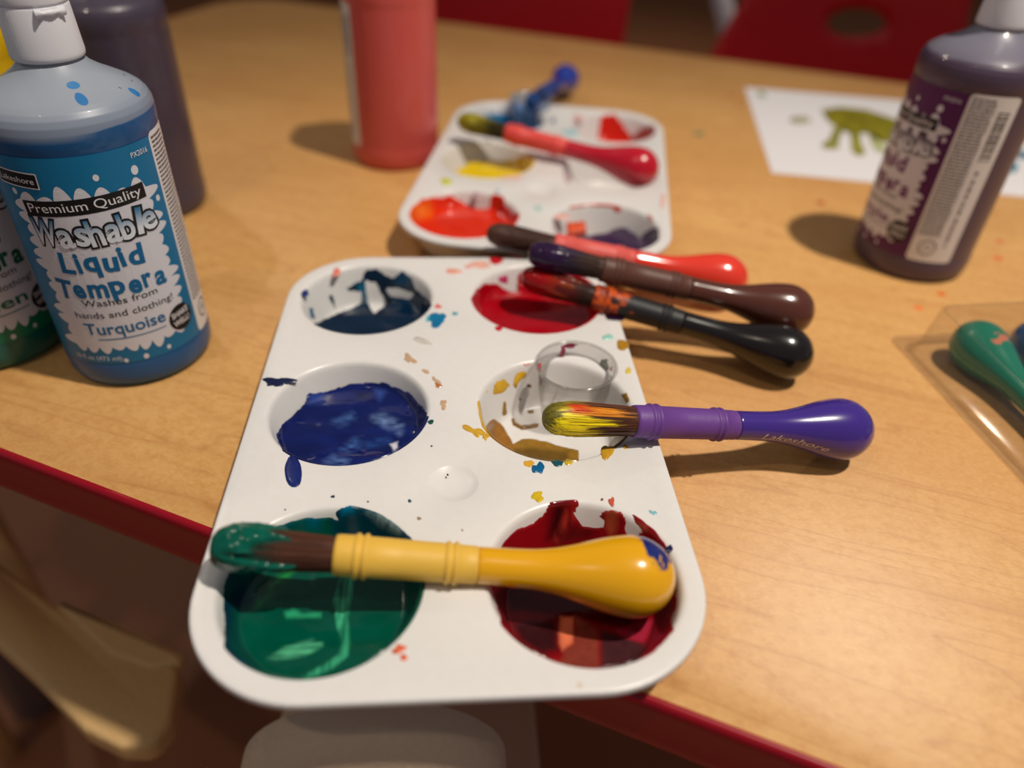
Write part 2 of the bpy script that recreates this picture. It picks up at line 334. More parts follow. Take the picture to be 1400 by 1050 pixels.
# ---- paint lying in a well, draped over the well surface
def paint_well(pose, i, j, level, layers, base, label, matr=M_PAINT, thick=.05, wave=.05, edge=2.0, dark=.75, streak=(0, 1), holes=(), seed=0, name='paint_pool'):
    cx, cy = (i - .5) * PXC, (j - 1) * PYC; nr, nt = 84, 230
    r = np.linspace(0, 3.56, nr)[:, None] * np.ones(nt); th = np.linspace(0, 2 * PI, nt, endpoint=False)[None, :] * np.ones((nr, 1))
    lx = cx + r * np.cos(th); ly = cy + r * np.sin(th); X, Y = toworld(pose, lx, ly)
    surf = zw(r); u = lx + seed * 3.7; v = ly + seed * 1.3
    sx_ = u * .9 + 2 * fbm(v * .8, u * .8); swirl = fbm(sx_, v * 1.6, 3); smo = fbm(sx_ * .8, v * 1.1, 1)
    lv = level + wave * smo * 2.2 + wave * .22 * fbm(u * 1.9, v * 2.6, 2)
    tk = thick * (1 + 1.2 * fbm(u * 1.7, v * 1.7, 3))
    sf = surf + tk; z = .5 * (sf + lv + np.sqrt((sf - lv) ** 2 + .05))
    P = proj(np.stack([X.ravel(), Y.ravel(), z.ravel()], 1)); px, py = P[:, 0].reshape(r.shape), P[:, 1].reshape(r.shape)
    wob = edge * 2.2 * fbm(u * 3.5, v * 3.5, 3)
    mask = np.full(r.shape, -1e3); col = np.zeros(r.shape + (3,)); b0 = np.array(lin(base)); b1 = b0 * dark
    mixv = np.clip(.5 + 1.6 * swirl, 0, 1)[..., None]; col[:] = b0 * (1 - mixv) + b1 * mixv
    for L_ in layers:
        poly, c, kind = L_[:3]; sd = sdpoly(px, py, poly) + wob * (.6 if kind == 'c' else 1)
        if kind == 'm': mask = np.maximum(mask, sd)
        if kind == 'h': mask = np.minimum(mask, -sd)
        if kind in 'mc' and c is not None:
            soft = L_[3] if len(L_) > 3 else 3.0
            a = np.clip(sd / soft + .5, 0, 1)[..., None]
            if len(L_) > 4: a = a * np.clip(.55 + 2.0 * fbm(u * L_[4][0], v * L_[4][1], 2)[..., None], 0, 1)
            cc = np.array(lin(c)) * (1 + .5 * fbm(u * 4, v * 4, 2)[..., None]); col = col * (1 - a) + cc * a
    mask = np.minimum(mask, (3.50 - r) * 60)
    t = np.clip((mask + 1.0) / 3.0, 0, 1); t = t * t * (3 - 2 * t)
    liquid = (lv > surf + tk)
    z2 = surf - .06 + (z - surf + .06) * t
    keep = mask > -2.5
    idx = np.arange(nr * nt).reshape(nr, nt); F = []
    k2 = keep.ravel()
    for a in range(nr - 1):
        ring = idx[a]; nxt = idx[a + 1]
        for k in range(nt):
            f = (ring[k], nxt[k], nxt[(k + 1) % nt], ring[(k + 1) % nt])
            if k2[f[0]] or k2[f[1]] or k2[f[2]] or k2[f[3]]: F.append(f)
    V = np.stack([X.ravel(), Y.ravel(), z2.ravel()], 1); used = np.unique(np.array(F)); remap = -np.ones(nr * nt, int); remap[used] = np.arange(len(used))
    V = V[used]; C = col.reshape(-1, 3)[used]; F = [tuple(remap[i] for i in f) for f in F]
    wx, wy = toworld(pose, cx, cy)
    o = build(name, V, F, matr, org=(wx, wy, .2), cols=C); tag(o, label, 'paint', 'paint in the tray wells'); return o

C6 = lambda p: crop(250, 660, 3.386, p)
paint_well(NEAR, 0, 0, 1.05, [
    (C6([(185, 560), (185, 480), (215, 400), (300, 300), (420, 200), (520, 165), (640, 150), (715, 165), (680, 85), (705, 130), (735, 110), (790, 88), (850, 112), (930, 140), (1010, 205), (1055, 245), (1110, 300), (1250, 450), (1250, 950), (500, 1100), (160, 900), (190, 700)]), None, 'm'),
    (C6([(180, 380), (300, 330), (330, 560), (230, 600), (250, 760), (330, 860), (200, 860), (150, 600)]), (2, 48, 66), 'c', 18),
    (C6([(420, 120), (660, 120), (640, 215), (430, 215)]), (0, 84, 104), 'c', 14, (2, 2)),
    (C6([(650, 90), (940, 100), (1080, 230), (1120, 330), (700, 240)]), (2, 52, 66), 'c', 12),
    (C6([(735, 105), (795, 85), (790, 140), (735, 150)]), (0, 105, 140), 'c', 8),
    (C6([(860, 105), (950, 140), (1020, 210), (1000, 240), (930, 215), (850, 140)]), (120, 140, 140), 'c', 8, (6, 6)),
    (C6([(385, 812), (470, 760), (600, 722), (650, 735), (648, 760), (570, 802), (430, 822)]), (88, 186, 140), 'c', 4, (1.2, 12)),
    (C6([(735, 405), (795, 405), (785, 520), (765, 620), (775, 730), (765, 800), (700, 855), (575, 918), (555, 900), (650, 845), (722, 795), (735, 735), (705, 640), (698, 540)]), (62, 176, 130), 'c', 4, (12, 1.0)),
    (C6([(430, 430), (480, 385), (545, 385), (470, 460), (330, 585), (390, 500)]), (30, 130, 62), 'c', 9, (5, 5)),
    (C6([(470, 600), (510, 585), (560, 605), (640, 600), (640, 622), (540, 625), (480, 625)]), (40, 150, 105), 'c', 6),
], (0, 80, 62), 'glossy green paint filling the near left well of the nearer tray', dark=.72, wave=.07, seed=1)
C7 = lambda p: crop(600, 660, 3.387, p)
paint_well(NEAR, 1, 0, .50, [
    (C7([(250, 340), (290, 285), (340, 220), (430, 180), (480, 150), (520, 76), (590, 72), (640, 62), (650, 96), (630, 140), (670, 192), (760, 202), (772, 178), (742, 150), (765, 120), (850, 128), (868, 170), (862, 220), (880, 248), (905, 245), (940, 222), (915, 190), (900, 150), (868, 102), (900, 122), (960, 178), (1005, 215), (1050, 285), (1085, 350), (1098, 480), (1108, 550), (1085, 610), (1090, 680), (1000, 780), (1000, 1000), (500, 1000), (250, 760), (285, 620), (268, 560), (235, 470)]), None, 'm'),
    (C7([(290, 470), (640, 470), (900, 600), (900, 660), (640, 640), (330, 600)]), (70, 6, 10), 'c', 14),
    (C7([(530, 100), (590, 92), (602, 190), (565, 270), (500, 260), (515, 180)]), (52, 6, 12), 'c', 16),
    (C7([(600, 190), (740, 210), (700, 260), (540, 290)]), (88, 14, 16), 'c', 14),
    (C7([(320, 640), (550, 625), (560, 780), (480, 800), (380, 740)]), (52, 20, 24), 'c', 16),
    (C7([(562, 622), (622, 622), (624, 745), (572, 782), (556, 740)]), (214, 112, 78), 'c', 6),
    (C7([(632, 615), (735, 680), (745, 860), (560, 850), (582, 770), (628, 740)]), (128, 56, 44), 'c', 8),
    (C7([(750, 680), (960, 745), (925, 850), (750, 860)]), (66, 34, 38), 'c', 8),
    (C7([(815, 682), (1000, 630), (950, 742), (850, 712)]), (158, 36, 58), 'c', 6),
    (C7([(775, 130), (832, 128), (822, 225), (792, 252), (768, 180)]), (160, 66, 40), 'c', 8),
    (C7([(905, 180), (960, 200), (965, 225), (930, 225)]), (170, 74, 50), 'c', 6),
    (C7([(590, 130), (640, 120), (620, 180), (560, 270), (520, 290)]), (170, 50, 40), 'c', 10, (5, 5)),
], (138, 12, 22), 'dark red paint drying in the near right well of the nearer tray', matr=M_PAINT, dark=.8, wave=.05, thick=.06, edge=2.4, seed=2)
C4 = lambda p: crop(350, 340, 3.087, p)
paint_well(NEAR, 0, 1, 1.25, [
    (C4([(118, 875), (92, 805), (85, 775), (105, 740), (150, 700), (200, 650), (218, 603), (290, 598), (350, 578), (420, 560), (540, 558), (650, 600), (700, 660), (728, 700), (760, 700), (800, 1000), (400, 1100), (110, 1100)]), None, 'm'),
    (C4([(490, 712), (530, 700), (612, 742), (606, 775), (560, 752)]), (112, 140, 190), 'c', 16, (2.5, 5)),  # light blue streaks: reflections off the paint's waves, put into its colour
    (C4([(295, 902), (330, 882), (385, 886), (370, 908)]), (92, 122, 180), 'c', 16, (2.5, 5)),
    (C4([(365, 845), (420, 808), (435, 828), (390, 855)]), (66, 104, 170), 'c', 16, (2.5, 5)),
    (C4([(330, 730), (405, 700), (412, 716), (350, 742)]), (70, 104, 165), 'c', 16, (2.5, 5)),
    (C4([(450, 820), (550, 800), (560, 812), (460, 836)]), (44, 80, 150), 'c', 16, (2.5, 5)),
    (C4([(222, 610), (285, 600), (280, 650), (225, 655)]), (34, 58, 130), 'c', 10),
    (C4([(500, 590), (545, 600), (520, 640)]), (38, 64, 136), 'c', 10),
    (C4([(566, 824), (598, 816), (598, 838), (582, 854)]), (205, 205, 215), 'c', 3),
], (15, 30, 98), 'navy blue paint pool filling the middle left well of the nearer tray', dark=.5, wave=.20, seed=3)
C1 = lambda p: crop(360, 330, 5.385, p)
paint_well(NEAR, 0, 2, .95, [
    (C1([(360, 600), (520, 535), (690, 462), (735, 440), (715, 360), (625, 365), (605, 335), (715, 282), (755, 205), (830, 188), (900, 240), (950, 262), (1030, 208), (1090, 260), (1120, 340), (1200, 400), (1238, 450), (1300, 700), (700, 900), (300, 760)]), None, 'm'),
    (C1([(748, 285), (820, 288), (865, 370), (945, 432), (820, 515), (765, 440)]), None, 'h'),
    (C1([(905, 340), (1000, 333), (1105, 380), (1080, 412), (940, 392)]), None, 'h'),
    (C1([(330, 480), (370, 470), (385, 560), (345, 560)]), (0, 90, 130), 'm', 4),
    (C1([(480, 390), (515, 385), (520, 440), (490, 430)]), (10, 60, 80), 'm', 4),
    (C1([(640, 320), (750, 300), (760, 440), (700, 450)]), (20, 100, 130), 'c', 12, (3, 3)),
    (C1([(950, 260), (1035, 210), (1100, 300), (1000, 340)]), (0, 62, 96), 'c', 10),
], (3, 34, 60), 'dark teal blue paint smeared up the far left well of the nearer tray', dark=.6, wave=.08, seed=4)
C2 = lambda p: crop(620, 330, 5.385, p)
paint_well(NEAR, 1, 2, 1.35, [
    (C2([(120, 420), (165, 350), (230, 300), (330, 300), (385, 340), (430, 362), (470, 350), (470, 240), (540, 188), (650, 188), (800, 230), (920, 240), (1100, 300), (1250, 600), (640, 900), (100, 700)]), None, 'm'),
    (C2([(320, 255), (400, 240), (400, 300), (330, 300)]), (190, 60, 110), 'm', 8),
    (C2([(540, 200), (700, 200), (690, 370), (560, 360)]), (110, 4, 14), 'c', 14),
], (166, 2, 20), 'bright crimson paint pool in the far right well of the nearer tray', dark=.82, wave=.05, seed=5)
CX = lambda p: crop(640, 480, 6.567, p)
CY = lambda p: crop(700, 450, 5.0, p)
OL = (142, 104, 30); YE = (214, 168, 46)
paint_well(NEAR, 1, 1, 0, [
    (CX([(182, 620), (238, 598), (300, 640), (350, 720), (408, 815), (480, 782), (560, 776), (700, 800), (790, 830), (1000, 880), (1000, 1100), (400, 1100), (100, 800)]), OL, 'm', 3),
    (CX([(182, 620), (238, 598), (300, 640), (350, 720), (408, 815), (420, 900), (200, 800)]), (146, 98, 32), 'c', 3),
    (CX([(410, 880), (600, 868), (900, 900), (900, 1000), (420, 1000)]), (104, 76, 22), 'c', 6),
    (CY([(640, 810), (700, 730), (800, 715), (860, 760), (760, 850), (660, 860)]), (116, 90, 24), 'm', 3),
    (CX([(215, 380), (230, 290), (255, 255), (330, 238), (375, 300), (320, 372), (240, 388)]), YE, 'm', 4),
    (CX([(398, 290), (430, 200), (500, 165), (535, 210), (455, 270), (430, 345)]), YE, 'm', 4),
    (CX([(415, 300), (460, 290), (445, 345), (420, 360)]), (150, 110, 40), 'c', 4),
    (CX([(305, 560), (318, 430), (345, 450), (355, 555), (330, 572)]), OL, 'm', 3),
    (CX([(385, 600), (410, 575), (430, 620), (480, 655), (600, 635), (640, 640), (620, 680), (480, 695), (400, 655)]), (130, 92, 34), 'm', 4),
    (CX([(520, 290), (580, 290), (580, 320), (530, 325)]), (110, 84, 50), 'm', 3),
    (CX([(440, 405), (490, 400), (490, 430), (450, 435)]), (110, 84, 50), 'm', 3),
    (CX([(530, 520), (590, 510), (595, 545), (545, 550)]), (120, 88, 40), 'm', 3),
    (CX([(78, 440), (105, 425), (128, 560), (165, 720), (130, 680), (92, 560)]), YE, 'm', 3),
    (CX([(150, 350), (200, 330), (205, 350), (150, 372)]), (226, 196, 110), 'm', 3),
    (CX([(480, 100), (560, 95), (590, 115), (520, 130)]), (214, 150, 150), 'm', 3),
    (CY([(740, 440), (790, 420), (805, 480), (780, 500)]), OL, 'm', 3),
    (CY([(700, 180), (725, 185), (745, 270), (725, 300)]), OL, 'm', 3),
    (CY([(610, 230), (660, 225), (670, 270), (620, 280)]), (120, 130, 125), 'm', 3),
    (CY([(470, 205), (500, 205), (500, 225), (470, 228)]), YE, 'm', 3),
], OL, 'streaky olive and yellow paint left in the well that holds the clear cup', matr=M_DRY, thick=.06, edge=1.2, seed=6)
CA = lambda p: crop(520, 120, 4.3727, p)
CB = lambda p: crop(720, 120, 4.3727, p)
paint_well(FAR, 0, 0, 1.45, [
    (CA([(60, 820), (150, 760), (200, 695), (250, 655), (430, 640), (500, 680), (600, 720), (650, 712), (660, 640), (700, 612), (740, 640), (752, 700), (790, 742), (850, 738), (880, 775), (820, 830), (800, 1100), (100, 1100)]), None, 'm'),
    (CA([(190, 700), (290, 690), (300, 760), (200, 780)]), (242, 120, 24), 'c', 16),
    (CA([(640, 640), (760, 640), (870, 780), (700, 800)]), (190, 26, 14), 'c', 12),
], (222, 44, 10), 'bright orange red paint in the near left well of the farther tray', dark=.9, seed=7)
paint_well(FAR, 0, 1, 1.25, [
    (CA([(440, 500), (530, 440), (620, 428), (760, 430), (880, 400), (925, 400), (960, 700), (480, 700)]), None, 'm'),
    (CA([(600, 290), (680, 290), (660, 330), (620, 330)]), (130, 160, 160), 'm', 4),
], (240, 204, 4), 'yellow paint puddle at the front of the farther tray\'s middle left well', dark=.9, seed=8)
paint_well(FAR, 0, 2, .9, [
    (CA([(585, 195), (640, 150), (760, 148), (940, 165), (960, 240), (960, 330), (600, 330)]), None, 'm'),
    (CA([(790, 170), (960, 170), (960, 240), (800, 240)]), (4, 62, 120), 'c', 10),
], (0, 118, 168), 'turquoise blue paint in the far left well of the farther tray', dark=.85, seed=9)
paint_well(FAR, 1, 2, .5, [
    (CB([(430, 200), (445, 155), (530, 150), (570, 200), (610, 260), (640, 300), (640, 400), (430, 400)]), None, 'm'),
    (CB([(630, 290), (690, 235), (770, 210), (790, 240), (760, 400), (630, 400)]), (160, 66, 62), 'm', 6),
], (214, 34, 14), 'red paint streak in the far right well of the farther tray', dark=.9, seed=10)
paint_well(FAR, 1, 0, 1.1, [
    (CB([(225, 890), (380, 870), (460, 860), (560, 818), (630, 850), (680, 892), (740, 830), (785, 825), (830, 1100), (200, 1100)]), None, 'm'),
    (CB([(235, 800), (350, 788), (362, 852), (240, 872)]), (220, 84, 40), 'm', 6),
    (CB([(250, 705), (380, 685), (500, 690), (570, 740), (490, 712), (380, 700), (260, 722)]), (226, 92, 70), 'm', 5),
    (CB([(500, 690), (560, 700), (578, 745), (530, 745)]), (206, 62, 40), 'm', 5),
    (CB([(700, 740), (750, 760), (770, 830), (730, 780)]), (200, 90, 80), 'm', 5),
], (54, 28, 66), 'dark purple paint with orange dabs in the near right well of the farther tray', dark=.8, seed=11)

# ---- dried spots and drips on the flat of the trays
def spots(name, tray_o, pose, items, z=TH, mat_=M_DRY):
    for it in items:
        x, y, rx, ry, c = it[:5]; ang = it[5] if len(it) > 5 else 0; jag = (it[6] if len(it) > 6 else .22) * .8
        n = 28; ph = random.random() * 9; pts = []
        for k in range(n):
            a = 2 * PI * k / n; w = 1 + jag * (math.sin(2 * a + ph) * .5 + math.sin(3 * a + ph * 2) * .5 + math.sin(5 * a + ph) * .3) + random.uniform(-jag, jag) * .25
            ex, ey = rx * math.cos(a) * w, ry * math.sin(a) * w; q = math.radians(ang)
            pts.append((x + ex * math.cos(q) - ey * math.sin(q), y + ex * math.sin(q) + ey * math.cos(q)))
        W_ = [at(px, py, z) for px, py in pts]; cx = sum(p[0] for p in W_) / n; cy = sum(p[1] for p in W_) / n
        h = min(.07, .012 + .12 * min(rx, ry) / 40); V = []; C = []; b = np.array(lin(c))
        for f, hh in ((1, -.01), (.93, h * .6), (.6, h), (.05, h * .9)):
            for p in W_:
                X, Y = tolocal(pose, cx + (p[0] - cx) * f, cy + (p[1] - cy) * f); V.append((X, Y, z + hh)); C.append(b * random.uniform(.8, 1.15))
        F = [(i * n + k, i * n + (k + 1) % n, (i + 1) * n + (k + 1) % n, (i + 1) * n + k) for i in range(3) for k in range(n)] + [tuple(3 * n + k for k in range(n))]
        F = [f[::-1] for f in F]                     # pixel y runs downwards
        build(name, np.array(V), F, mat_, tray_o, org=(0, 0, 0), cols=np.array(C))
BLU = (24, 44, 112); TQ = (0, 112, 160); ORG = (222, 96, 54); TAN = (196, 160, 128); GLD = (205, 160, 50)
spots('paint_spot', tray_near, NEAR, [
    (401, 645, 12, 23, (16, 34, 104), -6, .06), (380, 522, 18, 7, (14, 24, 66), -6, .5), (597, 437, 13, 9, TQ, -10, .4), (585, 436, 3, 5, (90, 190, 200)), (622, 429, 4, 2.5, (60, 150, 170)),
    (577, 466, 13, 4, (200, 192, 184), 15), (460, 372, 5, 6, (230, 130, 110), 30), (417, 401, 5, 5, BLU, 40), (599, 419, 5, 3, (220, 110, 100)), (620, 371, 11, 4, (232, 160, 140)),
    (678, 356, 9, 6, (190, 20, 30)), (656, 362, 16, 5, (232, 176, 160)), (682, 449, 5, 4, (190, 20, 40)), (831, 461, 8, 4, (150, 205, 190)), (851, 472, 8, 8, (168, 122, 24), 0, .2), (859, 507, 4, 5, (222, 190, 80)),
    (840, 433, 14, 6, (36, 14, 40), 15), (589, 577, 4, 3.5, (0, 74, 62), -30), (736, 640, 8, 8, (0, 92, 142), 0, .45), (723, 634, 7, 5, (216, 164, 50)), (762, 633, 9, 4.5, (20, 78, 90), 8), (777, 632, 7, 4, (200, 170, 40)),
    (830, 618, 11, 8, (196, 148, 40), -20, .35), (855, 611, 3.5, 3.5, (206, 158, 60)), (649, 590, 14, 6, GLD, 25, .6), (641, 586, 7, 3, GLD, 20, .6), (664, 596, 4, 7, GLD, 10, .6), (735, 679, 9, 7, (210, 178, 26), -10, .4), (547, 887, 9, 5, ORG, 0, .5), (552, 899, 5, 5, ORG), (541, 890, 5, 5, (200, 100, 60)),
    (560, 491, 8, 6, TAN, 20, .6), (582, 508, 6, 2.5, TAN, 20), (599, 527, 4, 4, (176, 110, 60), 0, .5), (606, 553, 5, 6, TAN, 0, .6), (596, 520, 6, 3, TAN, 30, .6),
    (455, 679, 3, 2, (20, 30, 60)), (560, 685, 2.5, 2.5, (10, 70, 90)), (573, 709, 3, 2.5, (150, 130, 110)), (503, 686, 1.6, 1.2, (60, 60, 60)), (612, 649, 1.4, 1.4, (40, 40, 40)), (390, 697, 1.3, 1.3, (80, 80, 80)), (893, 701, 5, 3, (120, 180, 190), 20, .6),
    (836, 686, 5, 5, (190, 84, 60), 60, .5), (823, 683, 2, 2, (120, 60, 50)), (303, 762, 8, 3, (226, 196, 130), -50, .4), (793, 937, 4, 4, (216, 196, 176)), (590, 610, 1.5, 1.5, (110, 100, 90)), (915, 750, 6, 4, (14, 22, 66), -40), (632, 725, 1.5, 1.5, (150, 120, 70)),
    (640, 365, 5, 3, (232, 170, 160)), (708, 351, 9, 3, (220, 120, 120))])
spots('paint_spot', tray_far, FAR, [
    (610, 248, 8, 5, (206, 206, 60)), (756, 165, 3, 4, (30, 60, 130)), (780, 181, 11, 5, (166, 206, 214)), (736, 285, 6, 5, (190, 212, 206)), (652, 266, 5, 4, (190, 160, 170)), (680, 262, 3, 3, (160, 190, 200)),
    (790, 160, 7, 4, (240, 190, 185)), (776, 243, 5, 8, (190, 170, 170), -20), (700, 243, 16, 3, (232, 190, 180)), (768, 296, 12, 4, (234, 180, 170)), (906, 275, 3, 12, (232, 180, 166), 8), (820, 209, 3, 3, (220, 150, 150))])

# spots on the table laminate
def table_spots(items):
    for x, y, r, c in items:
        p = at(x, y, 0); n = 18; V = []; 
        for f, h in ((1, .0), (.7, .012), (.05, .014)):
            for k in range(n): a = 2 * PI * k / n; V.append((p[0] + r * f * math.cos(a) * (1 + .2 * math.sin(3 * a + x)), p[1] + r * f * math.sin(a) * (1 + .2 * math.sin(2 * a + y)), h))
        F = [(i * n + k, i * n + (k + 1) % n, (i + 1) * n + (k + 1) % n, (i + 1) * n + k) for i in range(2) for k in range(n)] + [tuple(2 * n + k for k in range(n))]
        build('paint_spot', np.array(V), F, M_DRY, tb, cols=np.tile(lin(c), (len(V), 1)))
table_spots([(955, 183, .55, (120, 130, 90)), (1122, 277, .35, (190, 90, 50)), (1287, 402, .3, (226, 120, 60)), (1256, 421, .3, (232, 130, 70)), (1364, 353, .4, (220, 120, 60)), (1367, 330, .3, (220, 120, 60)), (1010, 145, .4, (190, 110, 60)), (1000, 130, .35, (190, 110, 60))])

def text_vf(s, size, off=0.0, shear=0, maxe=.3):
    cu = bpy.data.curves.new('t', 'FONT'); cu.body = s; cu.size = 1; cu.offset = off; cu.resolution_u = 3; cu.shear = shear; cu.align_x = 'LEFT'
    ob = bpy.data.objects.new('t', cu); COL.objects.link(ob); dg = bpy.context.evaluated_depsgraph_get(); me = ob.evaluated_get(dg).to_mesh()
    bm = bmesh.new(); bm.from_mesh(me); ob.evaluated_get(dg).to_mesh_clear()
    bmesh.ops.triangulate(bm, faces=bm.faces); bmesh.ops.scale(bm, vec=(size, size, 1), verts=bm.verts)
    for it in range(4):
        lg = [e for e in bm.edges if e.calc_length() > maxe]
        if not lg: break
        bmesh.ops.subdivide_edges(bm, edges=lg, cuts=1); bmesh.ops.triangulate(bm, faces=[f for f in bm.faces if len(f.verts) > 3])
    bm.verts.index_update(); V = np.array([tuple(v.co) for v in bm.verts]) if len(bm.verts) else np.zeros((0, 3)); F = [tuple(v.index for v in f.verts) for f in bm.faces]; bm.free()
    bpy.data.objects.remove(ob); bpy.data.curves.remove(cu); return V, F
# ------------------------------------------------------------------ paint brushes
BL = 15.4
H_PROF = [(8.60, .50), (8.64, .60), (8.74, .62), (9.6, .63), (10.5, .67), (11.2, .77), (11.9, .94), (12.5, 1.12), (13.1, 1.28), (13.6, 1.37), (14.0, 1.39), (14.4, 1.32), (14.8, 1.12), (15.1, .85), (15.3, .52), (15.38, .26), (15.4, .02)]
G_PROF = [(3.86, .52), (3.88, .66), (4.0, .68), (4.45, .69), (4.50, .69), (4.54, .75), (4.60, .77), (4.66, .75), (4.70, .69), (4.78, .69), (4.82, .75), (4.88, .77), (4.94, .75), (4.98, .68), (6.2, .665), (7.45, .655), (7.50, .655), (7.54, .71), (7.60, .73), (7.66, .71), (7.70, .65), (7.76, .65), (7.80, .71), (7.86, .73), (7.92, .71), (7.96, .645), (8.5, .63), (8.60, .62), (8.62, .56)]
B_PROF = [(0.0, .02), (.03, .22), (.12, .38), (.3, .52), (.6, .62), (1.1, .665), (1.8, .66), (2.6, .62), (3.3, .59), (3.9, .57), (4.0, .5)]
def xl(prof, n, rf=None):
    V = []; F = []
    for (x, r) in prof:
        for k in range(n):
            a = 2 * PI * k / n; rr = r * (rf(x, a) if rf else 1); V.append((x, rr * math.cos(a), rr * math.sin(a)))
    for i in range(len(prof) - 1):
        for k in range(n): F.append((i * n + k, (i + 1) * n + k, (i + 1) * n + (k + 1) % n, i * n + (k + 1) % n))
    F.append(tuple(range(n))); F.append(tuple(reversed([(len(prof) - 1) * n + k for k in range(n)])))
    return np.array(V), F
def brush(tip_px, end_px, tz, ez, grip, handle, tipcol, label, bris=(86, 46, 26), tipfn=None, splat=None, hz=0.0, gripfn=None, bfat=1.0, len_=None, script=None, cat='brush', group='chunky paint brushes'):
    A = at(*tip_px, tz); B = at(*end_px, ez); A = np.array(A); B = np.array(B); d = A - B; Ln = np.linalg.norm(d); s = (len_ or BL) / BL; d /= Ln
    # origin at bulb end, local +X runs from the tip to the bulb; local Z up as seen by the world
    X = -d; Z = np.array([0, 0, 1.0]) - X * X[2]; Z /= np.linalg.norm(Z); Y = np.cross(Z, X)
    root = bpy.data.objects.new('paint_brush', None); COL.objects.link(root); root.empty_display_size = .02
    org = B - X * BL * s
    R = Matrix([[X[i], Y[i], Z[i], 0] for i in range(3)] + [[0, 0, 0, 1]]); R.translation = Vector((org[0] * .01, org[1] * .01, (org[2] + TZ) * .01)); root.matrix_world = R
    tag(root, label, cat, group); root['_o'] = [0., 0., 0.]
    hp = smooth_prof(H_PROF, 3); V, F = xl(hp, 40)
    hc = np.tile(lin(handle), (len(V), 1))
    if splat:
        sc, (sx, sa), sr = splat; ang = np.arctan2(V[:, 2], V[:, 1]); q = np.hypot((V[:, 0] - sx) / .8, ((ang - sa + PI) % (2 * PI) - PI) * 1.3) + .9 * fbm(V[:, 0] * 4, ang * 4, 3)
        V2, F2 = V, F; 
        # finer mesh for the splat edge
        xs = np.linspace(12.6, 15.39, 110); hr = np.interp(xs, [p[0] for p in hp], [p[1] for p in hp]); fine = [(x, r) for x, r in zip(xs, hr)]
        hp2 = [p for p in hp if p[0] < 12.6] + fine + [(15.4, .02)]; V, F = xl(hp2, 110); ang = np.arctan2(V[:, 2], V[:, 1])
        q = np.hypot((V[:, 0] - sx) / .8, ((ang - sa + PI) % (2 * PI) - PI) * 1.3) + 1.1 * fbm(V[:, 0] * 5, ang * 5, 3)
        a = np.clip((sr - q) / .05, 0, 1)[:, None]; hc = np.array(lin(handle)) * (1 - a) + np.array(lin(sc)) * a
    build('handle', V * s, F, M_GLOSS, root, cols=hc)
    if script:
        V, F = text_vf('Lakeshore', 1, 0, .35, .25); x0, x1 = V[:, 0].min(), V[:, 0].max(); sx = 3.1 / (x1 - x0); V[:, 0] = (V[:, 0] - x0) * sx; V[:, 1] *= .42
        xx = 9.7 + V[:, 0]; rr = np.interp(xx, [p[0] for p in hp], [p[1] for p in hp]) + .012; aa = script - V[:, 1] / rr
        build('script_print', np.stack([xx, rr * np.cos(aa), rr * np.sin(aa)], 1) * s, F, M_PRINT, root, cols=np.tile(lin((216, 196, 190)), (len(V), 1)), smooth=False)
    V, F = xl(G_PROF, 40); gc = np.tile(lin(grip), (len(V), 1))
    if gripfn: V, F = xl([(x, r) for x, r in zip(np.linspace(3.88, 8.6, 90), np.interp(np.linspace(3.88, 8.6, 90), [p[0] for p in G_PROF], [p[1] for p in G_PROF]))], 60); gc = gripfn(V)
    build('grip_sleeve', V * s, F, M_RUB, root, cols=gc)
    # bristle core, fluted like packed hair, with paint colour towards the tip
    nf = 72; rs = random.Random(int(tip_px[0])); jit = [1 + rs.uniform(-.03, .02) for _ in range(nf)]
    bp = smooth_prof(B_PROF, 5); V, F = xl(bp, nf, lambda x, a: bfat * jit[int(a / (2 * PI) * nf + .5) % nf])
    ang = np.arctan2(V[:, 2], V[:, 1]); bc = tipfn(V, ang, np.array(lin(bris))) if tipfn else np.tile(lin(bris), (len(V), 1))
    build('bristles', V * s, F, M_BRIS, root, cols=bc)
    # loose hairs over the core
    P = []; C = []
    for k in range(230):
        a = rs.uniform(0, 2 * PI); x0 = rs.uniform(.15, 2.2); x1 = 3.95; vs = []
        for t in range(6):
            x = x0 + (x1 - x0) * t / 5; r = np.interp(x, [p[0] for p in bp], [p[1] for p in bp]) * bfat * 1.0 + .006 + (.02 * (1 - t / 5) if rs.random() < .3 else 0); vs.append((x, r * math.cos(a + .02 * math.sin(t)), r * math.sin(a + .02 * math.sin(t))))
        v, f = tube(vs, .011, 3, False); P.append((v, f)); tone = np.array(lin(bris)) * rs.uniform(.6, 1.5)
        vv = np.array(v); an = np.arctan2(vv[:, 2], vv[:, 1]); C.append(tipfn(vv, an, tone) if tipfn else np.tile(tone, (len(v), 1)))
    V, F = merge(P); h = build('loose_hairs', V * s, F, M_BRIS, root, cols=np.concatenate(C)); h['kind'] = 'stuff'
    # paint glob on the tip
    if tipcol is not None:
        x1, cfn, th = tipcol; n2 = 90; xs = np.linspace(0, x1, 60); pr = np.interp(xs, [p[0] for p in bp], [p[1] for p in bp]) * bfat
        V, F = xl(list(zip(xs, pr + 1e-3)), n2); ang = np.arctan2(V[:, 2], V[:, 1]); rad = np.hypot(V[:, 1], V[:, 2]) + 1e-6
        edge = x1 * (.62 + 1.1 * fbm(ang * 2.6 + tip_px[0], ang * 0 + 1, 3)); m_ = np.clip((edge - V[:, 0]) / (.18 * x1), -1, 1)
        t_ = np.where(m_ > 0, th * np.sqrt(np.clip(m_, 0, 1)), -.05) * (1 + 1.0 * fbm(V[:, 0] * 3, ang * 3 + 7, 3))
        V[:, 1] *= (rad + t_) / rad; V[:, 2] *= (rad + t_) / rad; V[:, 0] -= th * .6 * (1 - np.clip(V[:, 0] / .3, 0, 1))
